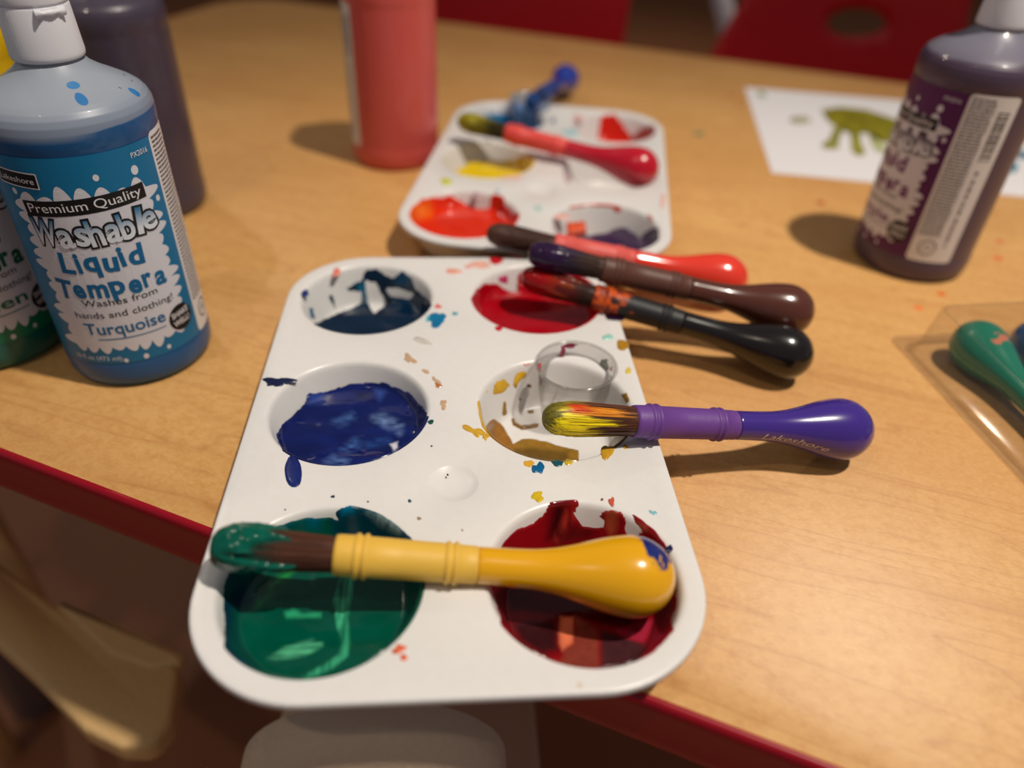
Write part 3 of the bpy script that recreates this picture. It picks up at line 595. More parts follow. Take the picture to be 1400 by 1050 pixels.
        build('paint_coat', V * s, F, M_PAINT, root, cols=cfn(V, ang))
    return root
def flat_col(c, var=.25):
    return lambda V, a: np.array(lin(c)) * (1 + var * 2 * fbm(V[:, 0] * 2.5, a * 2.5, 2))[:, None]
def tip_tint(c, x1, soft=.6, jag=.9, fr=5):
    c = np.array(lin(c))
    def f(V, a, base): k = np.clip((x1 + jag * 2 * fbm(a * fr, V[:, 0] * .35, 3) - V[:, 0]) / soft, 0, 1)[:, None]; return base * (1 - k) + c * k
    return f
# purple brush (in focus): yellow streaks over olive tip, orange patch
def purple_tip(V, a, base):
    x = V[:, 0]; br = fbm(a * 9, x * .5, 3); c = np.tile(base, (len(V), 1))
    def lay(c, k, col): k = np.clip(k, 0, 1)[:, None]; return c * (1 - k) + np.array(lin(col)) * k
    q = (a - 2.35 + PI) % (2 * PI) - PI                      # 0 faces the camera side, negative is up
    c = lay(c, (1.9 + 3.6 * br - x) / .15, (150, 130, 20))
    c = lay(c, np.minimum((2.3 + 3.0 * br - x) / .12, (1.2 - abs(q - .45)) / .3 + br * 2), (236, 212, 10))
    c = lay(c, np.minimum(np.minimum((3.2 + 2.0 * br - x) / .1, (x - 1.0 + 1.5 * br) / .1), (.33 - abs(q + .42)) / .06), (236, 150, 30))
    c = lay(c, np.minimum(np.minimum((1.75 + .8 * br - x) / .08, (x - .85 + br) / .1), (.34 - abs(q + .62)) / .08), (222, 66, 10))
    c = lay(c, (.62 + 1.6 * br - .25 * q - x) / .1, (112, 104, 22))
    sp = fbm(a * 22 + x * 9, x * 16 - a * 5, 2); c = c * np.clip(1 - 2.6 * np.clip(sp, 0, 1) * np.clip((1.0 - x) / .5, 0, 1), .15, 1)[:, None]
    c = c * (.80 + .9 * (fbm(a * 30, x * 1.5, 2) + .25))[:, None]
    return np.clip(c, 0, 1)
b_purple = brush((735, 571), (1184.5, 588), 4.1, 1.45, (104, 62, 140), (62, 40, 134), None, 'purple paint brush with yellow-tipped bristles resting over the clear cup', bris=(84, 44, 24), tipfn=purple_tip, bfat=1.04, script=3.42)
b_yellow = brush((304, 747), (921, 792), 3.75, 2.35, (226, 180, 70), (226, 164, 10), (3.0, flat_col((0, 84, 68)), .17), 'yellow paint brush with green-coated bristles lying across the two nearest wells', bris=(78, 40, 22), tipfn=tip_tint((0, 60, 48), 2.2), splat=((22, 40, 112), (14.55, 1.25), .78))
def black_grip(V):
    a = np.arctan2(V[:, 2], V[:, 1]); k = np.clip((5.6 + 2.4 * fbm(a * 2, V[:, 0] * 2, 3) - V[:, 0]) / .5, 0, 1)[:, None]; o = np.clip(.5 + 3 * fbm(V[:, 0] * 4, a * 3, 2), 0, 1)[:, None]
    return np.array(lin((28, 28, 30))) * (1 - k) + (np.array(lin((206, 84, 16))) * o + np.array(lin((110, 30, 20))) * (1 - o)) * k
b_black = brush((718, 378), (1110, 493), 3.5, 1.4, (28, 25, 24), (20, 14, 11), (3.9, lambda V, a: np.array(lin((150, 14, 16))) * np.clip(1 - (V[:, 0] - 1.2) / 1.6, 0, 1)[:, None] + np.array(lin((120, 58, 22))) * np.clip((V[:, 0] - 1.2) / 1.6, 0, 1)[:, None], .06), 'black paint brush with red and orange paint over its bristles, on the far right well', bris=(52, 28, 18), tipfn=tip_tint((120, 20, 14), 3.4), gripfn=black_grip)
b_coral = brush((672, 319), (1020, 386), 3.7, 1.5, (222, 92, 84), (232, 60, 42), None, 'coral red paint brush lying under the brown one, clean brown bristles', bris=(74, 42, 30))
b_brown = brush((738, 348), (1110, 432), 4.8, 2.3, (92, 56, 46), (86, 44, 32), (3.2, flat_col((44, 22, 56)), .05), 'dark brown paint brush with purple-stained bristles, lying on the coral one', bris=(62, 36, 22), tipfn=tip_tint((44, 24, 52), 3.0))
b_red = brush((622, 163), (900, 236), 4.1, 3.0, (226, 74, 66), (190, 12, 40), (2.6, flat_col((150, 140, 24), .5), .07), 'crimson paint brush with olive yellow bristles laid across the farther tray', bris=(66, 56, 20), tipfn=tip_tint((150, 136, 20), 2.8))
b_blue = brush((688, 166), (777, 106), 4.6, 1.5, (34, 60, 130), (28, 58, 160), (3.0, flat_col((10, 60, 120)), .05), 'blue paint brush lying over the back rim of the farther tray', bris=(30, 60, 110))

# ------------------------------------------------------------------ clear portion cups
def cup(px, py, zr, rr, rb, z0, h, m_, label, smear):
    c = at(px, py, zr); cx, cy = c[0], c[1]; n = 72
    t = thing('portion_cup', (cx, cy, z0), label, 'cup', 'small clear portion cups')
    pr = [(z0 + .12, .02), (z0 + .10, rb * .7), (z0 + .02, rb * .8), (z0, rb * .92), (z0 + .05, rb), (z0 + h * .35, rb + (rr - rb) * .38), (z0 + h * .5, rb + (rr - rb) * .52), (z0 + h * .52, rb + (rr - rb) * .58), (z0 + h - .32, rr - .12), (z0 + h - .28, rr - .05), (z0 + h - .06, rr - .03)]
    V, F = lathe(pr, n, (cx, cy), False); o = build('cup_wall', V, F, m_, t); s = o.modifiers.new('thickness', 'SOLIDIFY'); s.thickness = .0004
    rim = []; m = 8
    V = []; F = []
    for k in range(n):
        a = 2 * PI * k / n
        for q in range(m): b = 2 * PI * q / m; r = rr + .07 * math.cos(b); V.append((cx + r * math.cos(a), cy + r * math.sin(a), z0 + h - .05 + .055 * math.sin(b)))
    for k in range(n):
        for q in range(m): F.append((k * m + q, ((k + 1) % n) * m + q, ((k + 1) % n) * m + (q + 1) % m, k * m + (q + 1) % m))
    build('rim', np.array(V), F, m_, t)
    for a0, a1, zlo, zhi, c_ in smear:      # paint smears inside the wall
        P = []; na, nz = 18, 12
        V = []; F = []
        for i in range(na + 1):
            for j in range(nz + 1):
                u, w = i / na, j / nz; e = .5 + 1.6 * float(fbm(np.array(i * .45 + a0), np.array(j * .4), 2)); lo = zlo + (zhi - zlo) * .5 * (1 - math.sin(PI * u)) * e
                z = lo + (zhi - zlo) * w * (.4 + .6 * math.sin(PI * u)); z = min(z, z0 + h - .1); r = np.interp(z, [p[0] for p in pr[4:]], [p[1] for p in pr[4:]]) - .05; a = math.radians(a0 + (a1 - a0) * (u + .12 * math.sin(w * 5)))
                V.append((cx + r * math.cos(a), cy + r * math.sin(a), z))
        F = [(i * (nz + 1) + j, (i + 1) * (nz + 1) + j, (i + 1) * (nz + 1) + j + 1, i * (nz + 1) + j + 1) for i in range(na) for j in range(nz)]
        o = build('paint_smear', np.array(V), F, M_DRY, t, cols=np.tile(lin(c_), (len(V), 1))); s = o.modifiers.new('thickness', 'SOLIDIFY'); s.thickness = .0002
    return t
cup(788, 498, 3.15, 1.83, 1.42, .28, 2.9, M_CUP, 'small clear plastic cup with paint smears standing in the near tray\'s middle right well',
    [(160, 190, 2.0, 2.95, (186, 30, 36)), (82, 104, 2.85, 3.1, (140, 40, 70)), (100, 108, 2.3, 3.0, (150, 60, 80)), (15, 38, 2.0, 2.9, (140, 140, 130)), (-8, -2, 2.5, 2.6, (40, 40, 60)), (-20, -16, 2.0, 2.1, (40, 40, 60)), (0, 6, 2.7, 2.9, (190, 120, 70))])
cup(726, 133, 3.2, 1.75, 1.4, .3, 2.9, M_BLUECUP, 'small clear plastic cup stained with blue paint in the farther tray', [(150, 230, 1.0, 3.0, (6, 70, 130)), (-60, -10, .6, 1.6, (10, 60, 130))])

# ------------------------------------------------------------------ bottles
def wrap(V, c, r, ang0):
    th = ang0 + V[:, 0] / 3.42; rr = r + V[:, 2]
    return np.stack([c[0] + rr * np.cos(th), c[1] + rr * np.sin(th), V[:, 1]], 1)
class Print:
    def __init__(s): s.p = []; s.c = []
    def add(s, V, F, col, lvl):
        if len(V) == 0: return
        V = np.array(V, float); V[:, 2] = lvl; s.p.append((V, F)); s.c.append(np.tile(lin(col), (len(V), 1)) if not callable(col) else col(V))
    def text(s, body, u0, u1, v, hgt, col, lvl, rot=0, off=0.0, shear=0, ref=None):
        V, F = text_vf(body, 1, off, shear, 9); ref = ref if ref is not None else V
        x0, x1 = ref[:, 0].min(), ref[:, 0].max(); sx = (u1 - u0) / (x1 - x0); V[:, 0] = (V[:, 0] - x0) * sx; V[:, 1] *= hgt / .73
        V, F = resub(V, F, .35); a = math.radians(rot); X = u0 + V[:, 0] * math.cos(a) - V[:, 1] * math.sin(a); Y = v + V[:, 0] * math.sin(a) + V[:, 1] * math.cos(a)
        V[:, 0] = X; V[:, 1] = Y; s.add(V, F, col, lvl)
    def poly(s, pts, col, lvl, maxe=.4): V, F = fill_loops([pts], 0, maxe); s.add(V, F, col, lvl)
def resub(V, F, maxe):
    bm = bmesh.new(); vs = [bm.verts.new(tuple(p)) for p in V]
    for f in F:
        try: bm.faces.new([vs[i] for i in f])
        except ValueError: pass
    for it in range(4):
        lg = [e for e in bm.edges if e.calc_length() > maxe]
        if not lg: break
        bmesh.ops.subdivide_edges(bm, edges=lg, cuts=1); bmesh.ops.triangulate(bm, faces=[f for f in bm.faces if len(f.verts) > 3])
    bm.verts.index_update(); V = np.array([tuple(v.co) for v in bm.verts]); F = [tuple(v.index for v in f.verts) for f in bm.faces]; bm.free(); return V, F
def rrect(u0, v0, u1, v1, r, rot=0):
    p = rounded([(u0, v0), (u1, v0), (u1, v1), (u0, v1)], r, 4); c = ((u0 + u1) / 2, (v0 + v1) / 2); a = math.radians(rot)
    return [(c[0] + (x - c[0]) * math.cos(a) - (y - c[1]) * math.sin(a), c[1] + (x - c[0]) * math.sin(a) + (y - c[1]) * math.cos(a)) for x, y in p]
def splat_outline():
    rs = random.Random(11); pts = []
    def side(p0, p1, n, amp, nrm):
        for k in range(n):
            for q in range(8):
                t = (k + q / 8) / n; w = abs(math.sin(PI * q / 8)) ** .8 * amp * (.35 + 1.3 * rs_k[(k + int(10 * amp)) % len(rs_k)]); t += .3 / n * (rs_k[(k + 5) % 40] - .5) * math.sin(PI * q / 8)
                pts.append((p0[0] + (p1[0] - p0[0]) * t + nrm[0] * w, p0[1] + (p1[1] - p0[1]) * t + nrm[1] * w))
    rs_k = [rs.random() for _ in range(40)]
    side((-2.75, 2.5), (2.5, 2.5), 9, .34, (0, -1)); side((2.5, 2.5), (2.45, 9.6), 13, .42, (1, 0)); side((2.45, 9.6), (-2.75, 9.7), 7, .5, (0, 1)); side((-2.75, 9.7), (-2.75, 2.5), 13, .42, (-1, 0))
    return pts
def bottle_label(t, c, r, ang, main, dark, word, full=True):
    base = Print(); L0 = rrect(-5.6, 1.55, 3.37, 11.5, .15); base.poly(L0, main, .02); base.poly(rrect(3.37, 1.55, 5.95, 11.6, .25), (226, 222, 220), .02)
    V, F = merge(base.p); lab = build('label', wrap(V, c, r, ang), F, M_PRINT, t, cols=np.concatenate(base.c))
    p = Print(); white = (216, 216, 224); blk = (14, 13, 15)
    p.poly(splat_outline(), white, .030)
    for (u, v, q) in ((-1.9, 10.35, .13), (.55, 10.55, .12), (2.15, 10.45, .17), (-2.9, 10.0, .12), (2.95, 8.9, .12), (2.9, 5.0, .09), (1.4, 1.85, .1), (.3, 1.75, .12), (-.6, 1.7, .1)):
        p.poly([(u + q * math.cos(k * PI / 8), v + q * 1.2 * math.sin(k * PI / 8)) for k in range(16)], white, .030)
    p.poly(rrect(-2.65, 9.1, 2.35, 9.78, .05, 2.5), blk, .040); p.text('Premium Quality', -2.45, 2.15, 9.18, .42, (226, 224, 226), .050, 2.5, shear=0)
    p.poly(rrect(-3.55, 10.25, -1.6, 10.92, .04, -3), (226, 224, 226), .040); p.poly(rrect(-3.5, 10.30, -1.65, 10.87, .04, -3), blk, .045); p.text('Lakeshore', -3.4, -1.78, 10.5, .26, (226, 224, 226), .052, -3)
    # bubble word: each letter tilted on its own
    us = [-2.66, -1.56, -.90, -.34, .26, .90, 1.56, 1.90]; wd = [1.10, .64, .54, .58, .62, .62, .20, .72]
    for ch, u, w_, k in zip('Washable', us, wd, range(8)):
        hh = 1.22; rot = (-4, 5, -3, 4, -4, 5, -6, 8)[k]; v0 = 7.65 + (.12, 0, .1, 0, .1, .05, .12, .12)[k]
        R_, _ = text_vf(ch, 1, 0, 0, 9)
        p.text(ch, u, u + w_ * .88, v0, hh, blk, .046 + .001 * k, rot, off=.08, ref=R_)
        grad = lambda V: np.array(lin((224, 230, 238))) * (1 - np.clip((V[:, 1] - 8.0) / .85, 0, 1))[:, None] + np.array(lin(main)) * np.clip((V[:, 1] - 8.0) / .85, 0, 1)[:, None]
        p.text(ch, u, u + w_ * .88, v0, hh, grad, .056 + .001 * k, rot, off=.022, ref=R_)
    x = -2.0
    for ch, w_, k in zip('Liquid', (.62, .20, .62, .60, .22, .66), range(6)): p.text(ch, x, x + w_, 6.45 + (.0, .0, .06, -.03, .08, .02)[k], .98, dark, .045, (-5, 3, 2, -3, 4, -2)[k], off=.035); x += w_ + .11
    x = -2.62
    for ch, w_, k in zip('Tempera', (.72, .52, .82, .62, .56, .42, .56), range(7)): p.text(ch, x, x + w_, 5.16 + (.0, .02, .05, .1, .0, .1, .0)[k], .96, dark, .045, (-6, 3, -2, 3, -3, 2, -4)[k], off=.035); x += w_ + .10
    p.text('Washes from', -1.65, 1.6, 4.72, .34, (30, 28, 32), .045, 1); p.text('hands and clothing!', -2.15, 2.25, 4.08, .34, (30, 28, 32), .045, 1)
    p.text(word, -1.95, 1.62, 3.2, .62, dark, .045, 1, off=.015); p.poly(rrect(-1.5, 2.93, 1.55, 2.98, .02, 1), dark, .045)
    p.text('16 fl oz (473 ml)', -3.0, -.75, 1.74, .26, (226, 226, 230), .045, 0)
    bc = (2.42, 3.05); p.poly([(bc[0] + .68 * math.cos(k * PI / 16), bc[1] + .68 * math.sin(k * PI / 16)) for k in range(32)], blk, .040)
    p.text('SHAKE', bc[0] - .5, bc[0] + .5, bc[1] + .06, .3, (226, 226, 230), .050, 4, off=.02); p.text('WELL!', bc[0] - .48, bc[0] + .48, bc[1] - .38, .3, (226, 226, 230), .050, 4, off=.02)
    p.text('PX2016', 2.15, 3.05, 10.95, .24, (226, 226, 230), .045, 0)
    rs = random.Random(5); v = 11.3          # fine print: too small to read in the photo, rows of short word-length dashes
    while v > 3.3:
        u = 3.52
        while u < 4.72:
            w_ = rs.uniform(.08, .3)
            p.poly([(u, v), (min(u + w_, 4.75), v), (min(u + w_, 4.75), v + .09), (u, v + .09)], (92, 86, 92), .035, 1); u += w_ + .05
        v -= .19
    v = 10.7
    while v > 8.0:
        h_ = rs.choice((.03, .05, .08)); p.poly([(5.0, v), (5.62, v), (5.62, v + h_), (5.0, v + h_)], (30, 28, 32), .035, 1); v -= h_ + rs.choice((.04, .06))
    v = 7.2
    while v > 2.6:
        w_ = rs.uniform(.1, .3); p.poly([(5.15, v), (5.3, v), (5.3, v + w_), (5.15, v + w_)], (110, 104, 108), .035, 1); v -= w_ + .08
    ring = [(4.3 + .5 * math.cos(k * PI / 16), 2.5 + .5 * math.sin(k * PI / 16)) for k in range(32)]; ri = [(4.3 + .42 * math.cos(k * PI / 16), 2.5 + .42 * math.sin(k * PI / 16)) for k in range(32)]
    V, F = fill_loops([ring, ri], 0, .4); p.add(V, F, (110, 104, 108), .035); p.text('AP', 4.08, 4.52, 2.38, .26, (110, 104, 108), .035)
    V, F = merge(p.p); build('label_print', wrap(V, c, r, ang), F, M_PRINT, lab, org=tuple(t['_o']), cols=np.concatenate(p.c), smooth=False)
def bottle(c, r, paint, top, level, label, main=None, dark=None, word=None, ang=0, group='tempera paint bottles', capcol=True, spotsl=()):
    t = thing('paint_bottle', (c[0], c[1], 0), label, 'bottle', group)
    k = r / 3.4
    raw = [(.0, 2.7), (.03, 3.0), (.15, 3.22), (.4, 3.36), (.8, 3.4), (1.4, 3.4), (1.5, 3.37), (6, 3.37), (11.58, 3.37), (11.7, 3.4), (12.3, 3.42), (12.6, 3.38), (12.85, 3.28), (13.05, 3.12), (13.22, 2.9), (13.36, 2.66), (13.56, 2.3), (13.8, 1.85), (14.08, 1.45), (14.25, 1.3), (14.38, 1.15), (14.45, 1.12), (16.2, 1.1)]
    zs = []; 
    for (z0, r0), (z1, r1) in zip(raw, raw[1:]):
        n = max(1, int(abs(z1 - z0) / (.03 if 11.7 < z0 < 13.2 and z1 < 13.3 else .25))); zs += [(z0 + (z1 - z0) * q / n, r0 + (r1 - r0) * q / n) for q in range(n)]
    zs.append(raw[-1]); V, F = lathe([(z, q * k) for z, q in zs], 96, c)
    a = np.arctan2(V[:, 1] - c[1], V[:, 0] - c[0]); lv = level + .25 * (1 + np.cos(a)) * .8 - .1 + .08 * fbm(a * 4 + 5, a * 0, 2); w = np.clip((V[:, 2] - lv) / .05 + .5, 0, 1)[:, None]; w2 = np.clip((V[:, 2] - lv) / 1.1, 0, 1)[:, None] ** .7
    midc = np.array(lin(paint)) * .45 + np.array(lin(top)) * .55; up = midc * (1 - w2) + np.array(lin(top)) * w2
    cols = np.array(lin(paint)) * (1 - w) + up * w
    build('bottle_body', V, F, M_BODY, t, cols=cols)
    # cap: ribbed skirt, flip lid with thumb notch
    n = 144; prof = [(14.42, 1.30), (14.46, 1.34), (14.6, 1.345), (14.75, 1.335), (16.3, 1.27), (16.42, 1.23)]
    V = []; F = []
    for i, (z, q) in enumerate(prof):
        for j in range(n): aa = 2 * PI * j / n; rr = q + (.018 if (j % 2 == 0 and 2 <= i <= 4) else 0); V.append((c[0] + rr * math.cos(aa), c[1] + rr * math.sin(aa), z))
    F = [(i * n + j, i * n + (j + 1) % n, (i + 1) * n + (j + 1) % n, (i + 1) * n + j) for i in range(len(prof) - 1) for j in range(n)]; F.append(tuple(reversed(range(n)))); F.append(tuple((len(prof) - 1) * n + j for j in range(n)))
    cap = build('cap', np.array(V), F, M_CAP, t)
    V, F = lathe([(16.40, 1.20), (16.42, 1.27), (16.5, 1.29), (17.0, 1.27), (17.15, 1.2), (17.22, 1.0), (17.25, .4)], 72, c); build('flip_lid', V, F, M_CAP, cap, org=tuple(t['_o']))
    # small hinge tabs on the front of the lid
    P = []; fa = math.radians(-42)
    das = [-.42, -.40, -.20, -.10, 0, .10, .20, .40, .42]
    P.append(tube([(c[0] + 1.33 * math.cos(fa + d_), c[1] + 1.33 * math.sin(fa + d_), 16.2) for d_ in das], [.16, .20, .07, .10, .12, .10, .07, .20, .16], 8))
    V, F = merge(P); build('hinge_tab', V, F, M_CAP, cap, org=tuple(t['_o']))
    if main: bottle_label(t, c, 3.37 * k, ang, main, dark, word)
    for (az, z, ra, rz, cc) in spotsl:
        V = []; F = []; m_ = 20
        for f, off in ((1, .003), (.6, .02), (.03, .02)):
            for q in range(m_):
                b = 2 * PI * q / m_; a_ = math.radians(az) + ra * f * math.cos(b) / 3.3; zz = z + rz * f * math.sin(b); rr = np.interp(zz, [p[0] for p in raw], [p[1] for p in raw]) * k + off; V.append((c[0] + rr * math.cos(a_), c[1] + rr * math.sin(a_), zz))
        F = [(i * m_ + q, i * m_ + (q + 1) % m_, (i + 1) * m_ + (q + 1) % m_, (i + 1) * m_ + q) for i in range(2) for q in range(m_)] + [tuple(2 * m_ + q for q in range(m_))]
        build('paint_spot', np.array(V), F, M_DRY, t, cols=np.tile(lin(cc), (len(V), 1)))
    return t
DEG = math.radians
bottle((-15.98, 7.86), 3.4, (16, 82, 136), (152, 160, 172), 12.1, 'blue turquoise tempera paint bottle with white cap, nearest at the left table edge', (4, 110, 156), (2, 100, 150), 'Turquoise', DEG(-69),
       spotsl=[(-49.5, 13.74, .40, .10, (64, 128, 184)), (-50.5, 13.38, .26, .17, (52, 118, 178)), (-4, 13.11, .20, .16, (44, 116, 180)), (-11, 13.36, .05, .03, (60, 90, 130)), (22, 13.45, .14, .02, (110, 110, 140)), (14, 13.3, .10, .02, (110, 110, 140))])
bottle((-23.51, 8.98), 3.4, (10, 92, 82), (120, 150, 140), 13.5, 'green tempera paint bottle cut by the left edge, behind the turquoise one', (10, 120, 86), (8, 104, 72), 'Green', DEG(-53))
bottle((-20.54, 25.27), 3.45, (70, 62, 78), (92, 86, 100), 13.4, 'dark grey violet paint bottle standing behind the turquoise bottle')
bottle((-26.3, 17.5), 3.4, (222, 184, 10), (232, 200, 60), 13.9, 'yellow paint bottle, a sliver at the left edge of the photo')
bottle((-4.4, 34.41), 3.4, (210, 88, 82), (214, 120, 112), 14.3, 'coral red paint bottle standing left of the farther tray', (214, 206, 206), (170, 60, 60), 'Red', DEG(-238))
bottle((30.31, 17.81), 3.52, (80, 64, 84), (124, 122, 136), 13.05, 'purple tempera paint bottle on the right with a white information strip', (84, 20, 84), (116, 60, 116), 'Purple', DEG(-183))

# ------------------------------------------------------------------ painted paper with hand print
pc = [at(1018, 120)[:2], at(1055, 237)[:2]]; e1 = pc[0] - pc[1]; e1 = e1 / np.linalg.norm(e1); e2 = at(1400, 265)[:2] - pc[1]; e2 = e2 - e1 * (e2 @ e1); e2 /= np.linalg.norm(e2)
hgt = np.linalg.norm(pc[0] - pc[1]); Wd = 30.5; pl = [tuple(pc[1]), tuple(pc[1] + e2 * Wd), tuple(pc[1] + e2 * Wd + e1 * hgt), tuple(pc[0])]
pt = thing('painted_paper', (float(pc[1][0]), float(pc[1][1]), 0), 'white sheet of paper with an olive hand print, behind the purple bottle', 'paper')
V, F = slab(pl, .01, .05, .005, 1); build('paper_sheet', V, F, M_PAPER, pt, smooth=False)
def ppoly(pts, c, name='hand_print', seed=1):
    L_ = []
    for x, y in pts: p = at(x, y, .05); L_.append((p[0], p[1]))
    L_ = [tuple(p) for p in rounded(L_, .35, 4)]
    V, F = fill_loops([L_], .056, .5); C = np.array(lin(c)) * (1 + 1.1 * fbm(V[:, 0] * 1.2, V[:, 1] * 1.2, 3))[:, None]
    build(name, V, F, M_DRY, pt, cols=C)
def parc(cx, cy, rx, ry, c, name='hand_print'): ppoly([(cx + rx * math.cos(k * PI / 5), cy + ry * math.sin(k * PI / 5)) for k in range(10)], c, name)
HG = (138, 130, 26)
ppoly([(1122, 150), (1150, 146), (1185, 150), (1225, 163), (1240, 185), (1225, 200), (1200, 192), (1185, 182), (1165, 184), (1148, 178), (1132, 166)], HG)
ppoly([(1140, 172), (1152, 178), (1146, 198), (1148, 204), (1124, 204), (1124, 196), (1134, 190)], (160, 156, 70))
ppoly([(1162, 182), (1176, 182), (1178, 196), (1184, 210), (1172, 216), (1164, 206)], (160, 156, 60))
ppoly([(1186, 182), (1200, 186), (1212, 204), (1206, 214), (1192, 200)], (186, 190, 130)); ppoly([(1082, 160), (1104, 158), (1110, 168), (1090, 170), (1078, 166)], (186, 180, 150))
ppoly([(1034, 126), (1044, 124), (1048, 132), (1038, 134)], (150, 165, 120))
parc(1383, 205, 9, 8, (206, 92, 50), 'orange_mark'); parc(1390, 196, 7, 5, (120, 150, 70), 'green_mark'); parc(1383, 228, 9, 9, (30, 130, 150), 'blue_mark'); parc(1398, 212, 8, 6, (20, 110, 140), 'blue_mark')

# ------------------------------------------------------------------ clear clamshell pack with two brushes in it
k0 = at(1215, 463)[:2]; g1 = at(1400, 662)[:2] - k0; g1 /= np.linalg.norm(g1); g2 = at(1290, 452)[:2] - k0; g2 -= g1 * (g2 @ g1); g2 /= np.linalg.norm(g2)
cl = thing('clamshell_pack', (float(k0[0]), float(k0[1]), 0), 'clear plastic clamshell pack holding a green and a blue brush at the right edge', 'package')
q = lambda a, b: tuple(k0 + g1 * a + g2 * b)
LEN, WID, HB = 21.0, 14.0, 2.85
out = rounded([q(0, 0), q(LEN, 0), q(LEN, WID), q(0, WID)], .5, 6); i1 = rounded([q(.75, .75), q(LEN - .75, .75), q(LEN - .75, WID - .75), q(.75, WID - .75)], .9, 6); i2 = rounded([q(1.0, 1.0), q(LEN - 1, 1.0), q(LEN - 1, WID - 1), q(1.0, WID - 1)], .9, 6); i3 = rounded([q(1.15, 1.15), q(LEN - 1.15, 1.15), q(LEN - 1.15, WID - 1.15), q(1.15, WID - 1.15)], .8, 6)
def rings(rl):
    V = []; n = len(rl[0][0])
    for L_, z in rl: V += [(x, y, z) for x, y in L_]
    F = [(i * n + k, i * n + (k + 1) % n, (i + 1) * n + (k + 1) % n, (i + 1) * n + k) for i in range(len(rl) - 1) for k in range(n)]; F.append(tuple((len(rl) - 1) * n + k for k in range(n))); return np.array(V), F
V, F = rings([(out, .12), (i1, .12), (i2, HB - .12), (i3, HB)]); o = build('clear_lid', V, F, M_CLAM, cl)
V, F = fill_loops([out], .03); build('clear_base', V, F, M_CLAM, cl)
for rl in (out, i3):
    zz = .10 if rl is out else HB - .01; pts = [(x, y, zz) for x, y in rl]; pts.append(pts[0]); build('folded_edge', *tube(pts, .05, 6, False), M_CLAM, cl)
def pack_brush(cpx, grip, handle, label, zc=1.42, splat=None):
    c = at(*cpx, zc); d = g1 * 1.0; end = c + np.array([*(-d * 1.4), 0]); tip = c + np.array([*(d * (BL - 1.4)), -.70])
    P = proj([end, tip]); return brush(tuple(P[1]), tuple(P[0]), float(tip[2]), float(end[2]), grip, handle, None, label, group='brushes in the clear pack', splat=splat)
pack_brush((1338, 472), (0, 110, 92), (0, 122, 98), 'teal green paint brush inside the clear pack, bulb end showing', splat=((206, 120, 90), (13.0, 1.7), .42))
pack_brush((1421, 470), (10, 70, 120), (14, 84, 140), 'blue paint brush inside the clear pack, beside the green one', splat=((205, 210, 215), (13.2, 1.9), .5))

# ------------------------------------------------------------------ red moulded chairs beyond the table
def red_chair(cx, cy, ang, wid, top, label, hole=True, lean=.18, taper=3.0, bottom=-20):
    t = thing('child_chair', (cx, cy, -TZ), label, 'chair', 'red moulded classroom chairs'); R = np.array([[math.cos(ang), -math.sin(ang)], [math.sin(ang), math.cos(ang)]])
    def place(V): V = np.array(V, float); xy = V[:, :2] @ R.T + [cx, cy]; return np.concatenate([xy, V[:, 2:]], 1)
    w = wid / 2; h = top - bottom
    outl = rounded([(-w - taper, 0), (w + taper * .3, 0), (w, h), (-w, h)], [3, 3, 4, 4], 8); L_ = [outl]
    if hole: L_.append([(4.2 * math.cos(k * PI / 16), h - 10.6 + 1.9 * math.sin(k * PI / 16)) for k in range(32)])
    V, F = fill_loops(L_, 0, 2.5); x, y = V[:, 0].copy(), V[:, 1].copy()
    P = np.stack([x, lean * y + .9 * (x / w) ** 2 * -2.0, bottom + y], 1); o = build('backrest', place(P), F, M_RED, t); s = o.modifiers.new('thickness', 'SOLIDIFY'); s.thickness = .008; s.offset = 0
    sl = rounded([(-w, -28), (w, -28), (w - 1, 2), (-w + 1, 2)], [5, 5, 3, 3], 8); V, F = slab(sl, -22.5, -21.3, .4); build('seat', place(V), F, M_RED, t)
    for sx, sy in ((-1, -1), (1, -1), (-1, 1), (1, 1)):
        V, F = tube([(sx * (w - 4), -13 + sy * 9, -22), (sx * (w - 1.5), -13 + sy * 13, -TZ)], 1.1, 12); build('leg', place(V), F, M_STEEL, t)
    return t
red_chair(9.3, 88.5, -.42, 30, 9, 'red moulded chair behind the table, its back beside the coral bottle', hole=False, taper=0)
red_chair(57.6, 86, -.18, 26, 10, 'red moulded chair with an oval grip hole, behind the purple bottle', hole=True, taper=14, lean=.12)
# grey tubular chair frame further back between the red chairs
gf = thing('metal_chair_frame', (46, 100, -TZ), 'grey tubular metal chair frame between the two red chairs', 'chair')
p0, p1, p2, p3 = aty(1032, 88, 118), aty(1062, -10, 122), aty(1008, 92, 124), aty(985, -10, 129)
def ext(a, b, zt): k = (zt - a[2]) / (b[2] - a[2]); return a + (b - a) * k
build('leg', *tube([ext(p0, p1, 10), p0, ext(p0, p1, -TZ + 1)], 1.8, 12), M_PALE, gf); build('leg', *tube([ext(p2, p3, 6), p2, ext(p2, p3, -TZ + 1)], 1.8, 12), M_PALE, gf)
build('crossbar', *tube([ext(p0, p1, -9), ext(p2, p3, -12)], 1.0, 12), M_PALE, gf); build('seat_panel', *boxvf(*(np.array(ext(p2, p3, 6)) + [-3, 0, 0]), *(np.array(ext(p0, p1, 7.5)) + [3, 8, 0])), M_PALE, gf, smooth=False)

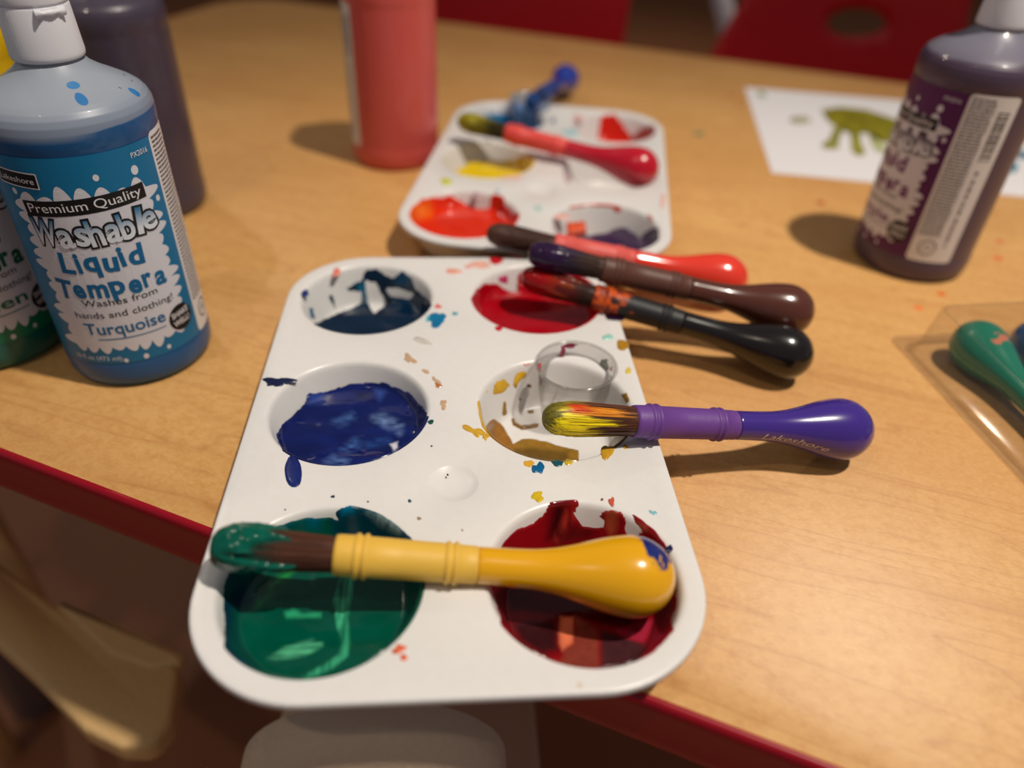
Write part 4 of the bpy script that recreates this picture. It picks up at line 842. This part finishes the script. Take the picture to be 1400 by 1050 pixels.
# ------------------------------------------------------------------ pale chairs below the near edge of the table
ch = thing('child_chair', (-28, 0, -TZ), 'tan pebbled plastic chair tucked below the left table edge', 'chair')
def pxslab(pts, z, th, rad, bev, name, m_, par, n=6):
    L_ = [tuple(at(x, y, z)[:2]) for x, y in pts]; L_ = rounded(L_, rad, n); A = np.array(L_); ar = np.sum(A[:, 0] * np.roll(A[:, 1], -1) - A[:, 1] * np.roll(A[:, 0], -1))
    if ar < 0: L_ = L_[::-1]
    V, F = slab(L_, z - th, z, bev, 4); return build(name, V, F, m_, par)
CZ = -20
pxslab([(-160, 655), (0, 769), (78, 828), (150, 872), (196, 902), (246, 902), (234, 985), (205, 1022), (160, 1020), (112, 996), (40, 920), (-10, 875), (-160, 755)], CZ, 2.0, [1.5, .2, .2, 1.2, 1.0, 1.2, 1.5, 1.0, 1.0, 1.0, .5, .5, 1.5], .45, 'seat_rim', M_TAN, ch)
pxslab([(60, 812), (90, 824), (170, 856), (251, 893), (246, 906), (205, 912), (150, 893)], CZ + .25, 1.2, [.2, .2, .5, .25, .25, .8, .5], .3, 'seat_lip', M_TAN, ch)
a0 = at(-40, 840, CZ)
for dx, dy in ((-12, 8), (-30, 12), (-6, 12), (-24, 20)):
    build('leg', *tube([(a0[0] + dx, a0[1] + dy, CZ - 1.5), (a0[0] + dx * 1.1 - 1, a0[1] + dy * 1.1, -TZ)], 1.0, 12), M_TAN, ch)
st = thing('child_chair', (-4, -14.2, -TZ), 'pale round-topped child chair back just below the front of the nearer tray', 'chair')
def back_shell(cx, ytop, ztop, w0, h, m_, par, name):
    """domed backrest: rounded top, thick soft edge, leaning a little"""
    V = []; F = []; na, nb = 64, 10
    outl = []
    for k in range(na + 1):
        t = k / na
        if t < .3: u = t / .3; x, z = -w0 * (1.22 - .22 * u), -h + (h - w0 * .9) * u
        elif t < .7: a = PI - PI * (t - .3) / .4; x, z = w0 * math.cos(a), -w0 * .9 + w0 * .9 * math.sin(a)
        else: u = (t - .7) / .3; x, z = w0 * (1 + .22 * u), -w0 * .9 - (h - w0 * .9) * u
        outl.append((x, z))
    for j_ in range(nb + 1):
        f = j_ / nb; sc_ = 1 - f
        for x, z in outl: V.append((cx + x * sc_, ytop - .9 * math.sqrt(max(0, 1 - sc_ ** 4)) - .1 * (z * sc_) * 0, ztop + (z + h * .5) * sc_ - h * .5))
    n_ = na + 1
    F = [(a_ * n_ + k, a_ * n_ + (k + 1) % n_, (a_ + 1) * n_ + (k + 1) % n_, (a_ + 1) * n_ + k) for a_ in range(nb) for k in range(n_)]
    b0 = len(V); V += [(x, y + .9, z) for x, y, z in V[:n_]]; F += [((k + 1) % n_, k, b0 + k, b0 + (k + 1) % n_) for k in range(n_)]; F.append(tuple(b0 + k for k in range(n_)))
    return build(name, np.array(V), F, m_, par)
back_shell(-2.9, -12.55, -.5, 4.75, 30, M_SEATW, st, 'backrest')
V, F = slab(rounded([(-11, -11.6), (5, -11.6), (5, 10), (-11, 10)], 3, 6), -24, -22.4, .5, 3); build('seat', V, F, M_SEATW, st)
for x, y in ((-10, -10), (4, -10), (-10, 9), (4, 9)): build('leg', *tube([(x, y, -23.5), (x * 1.1, y * 1.1, -TZ)], 1.0, 12), M_TAN, st)
for o in bpy.data.objects:
    if '_o' in o: del o['_o']
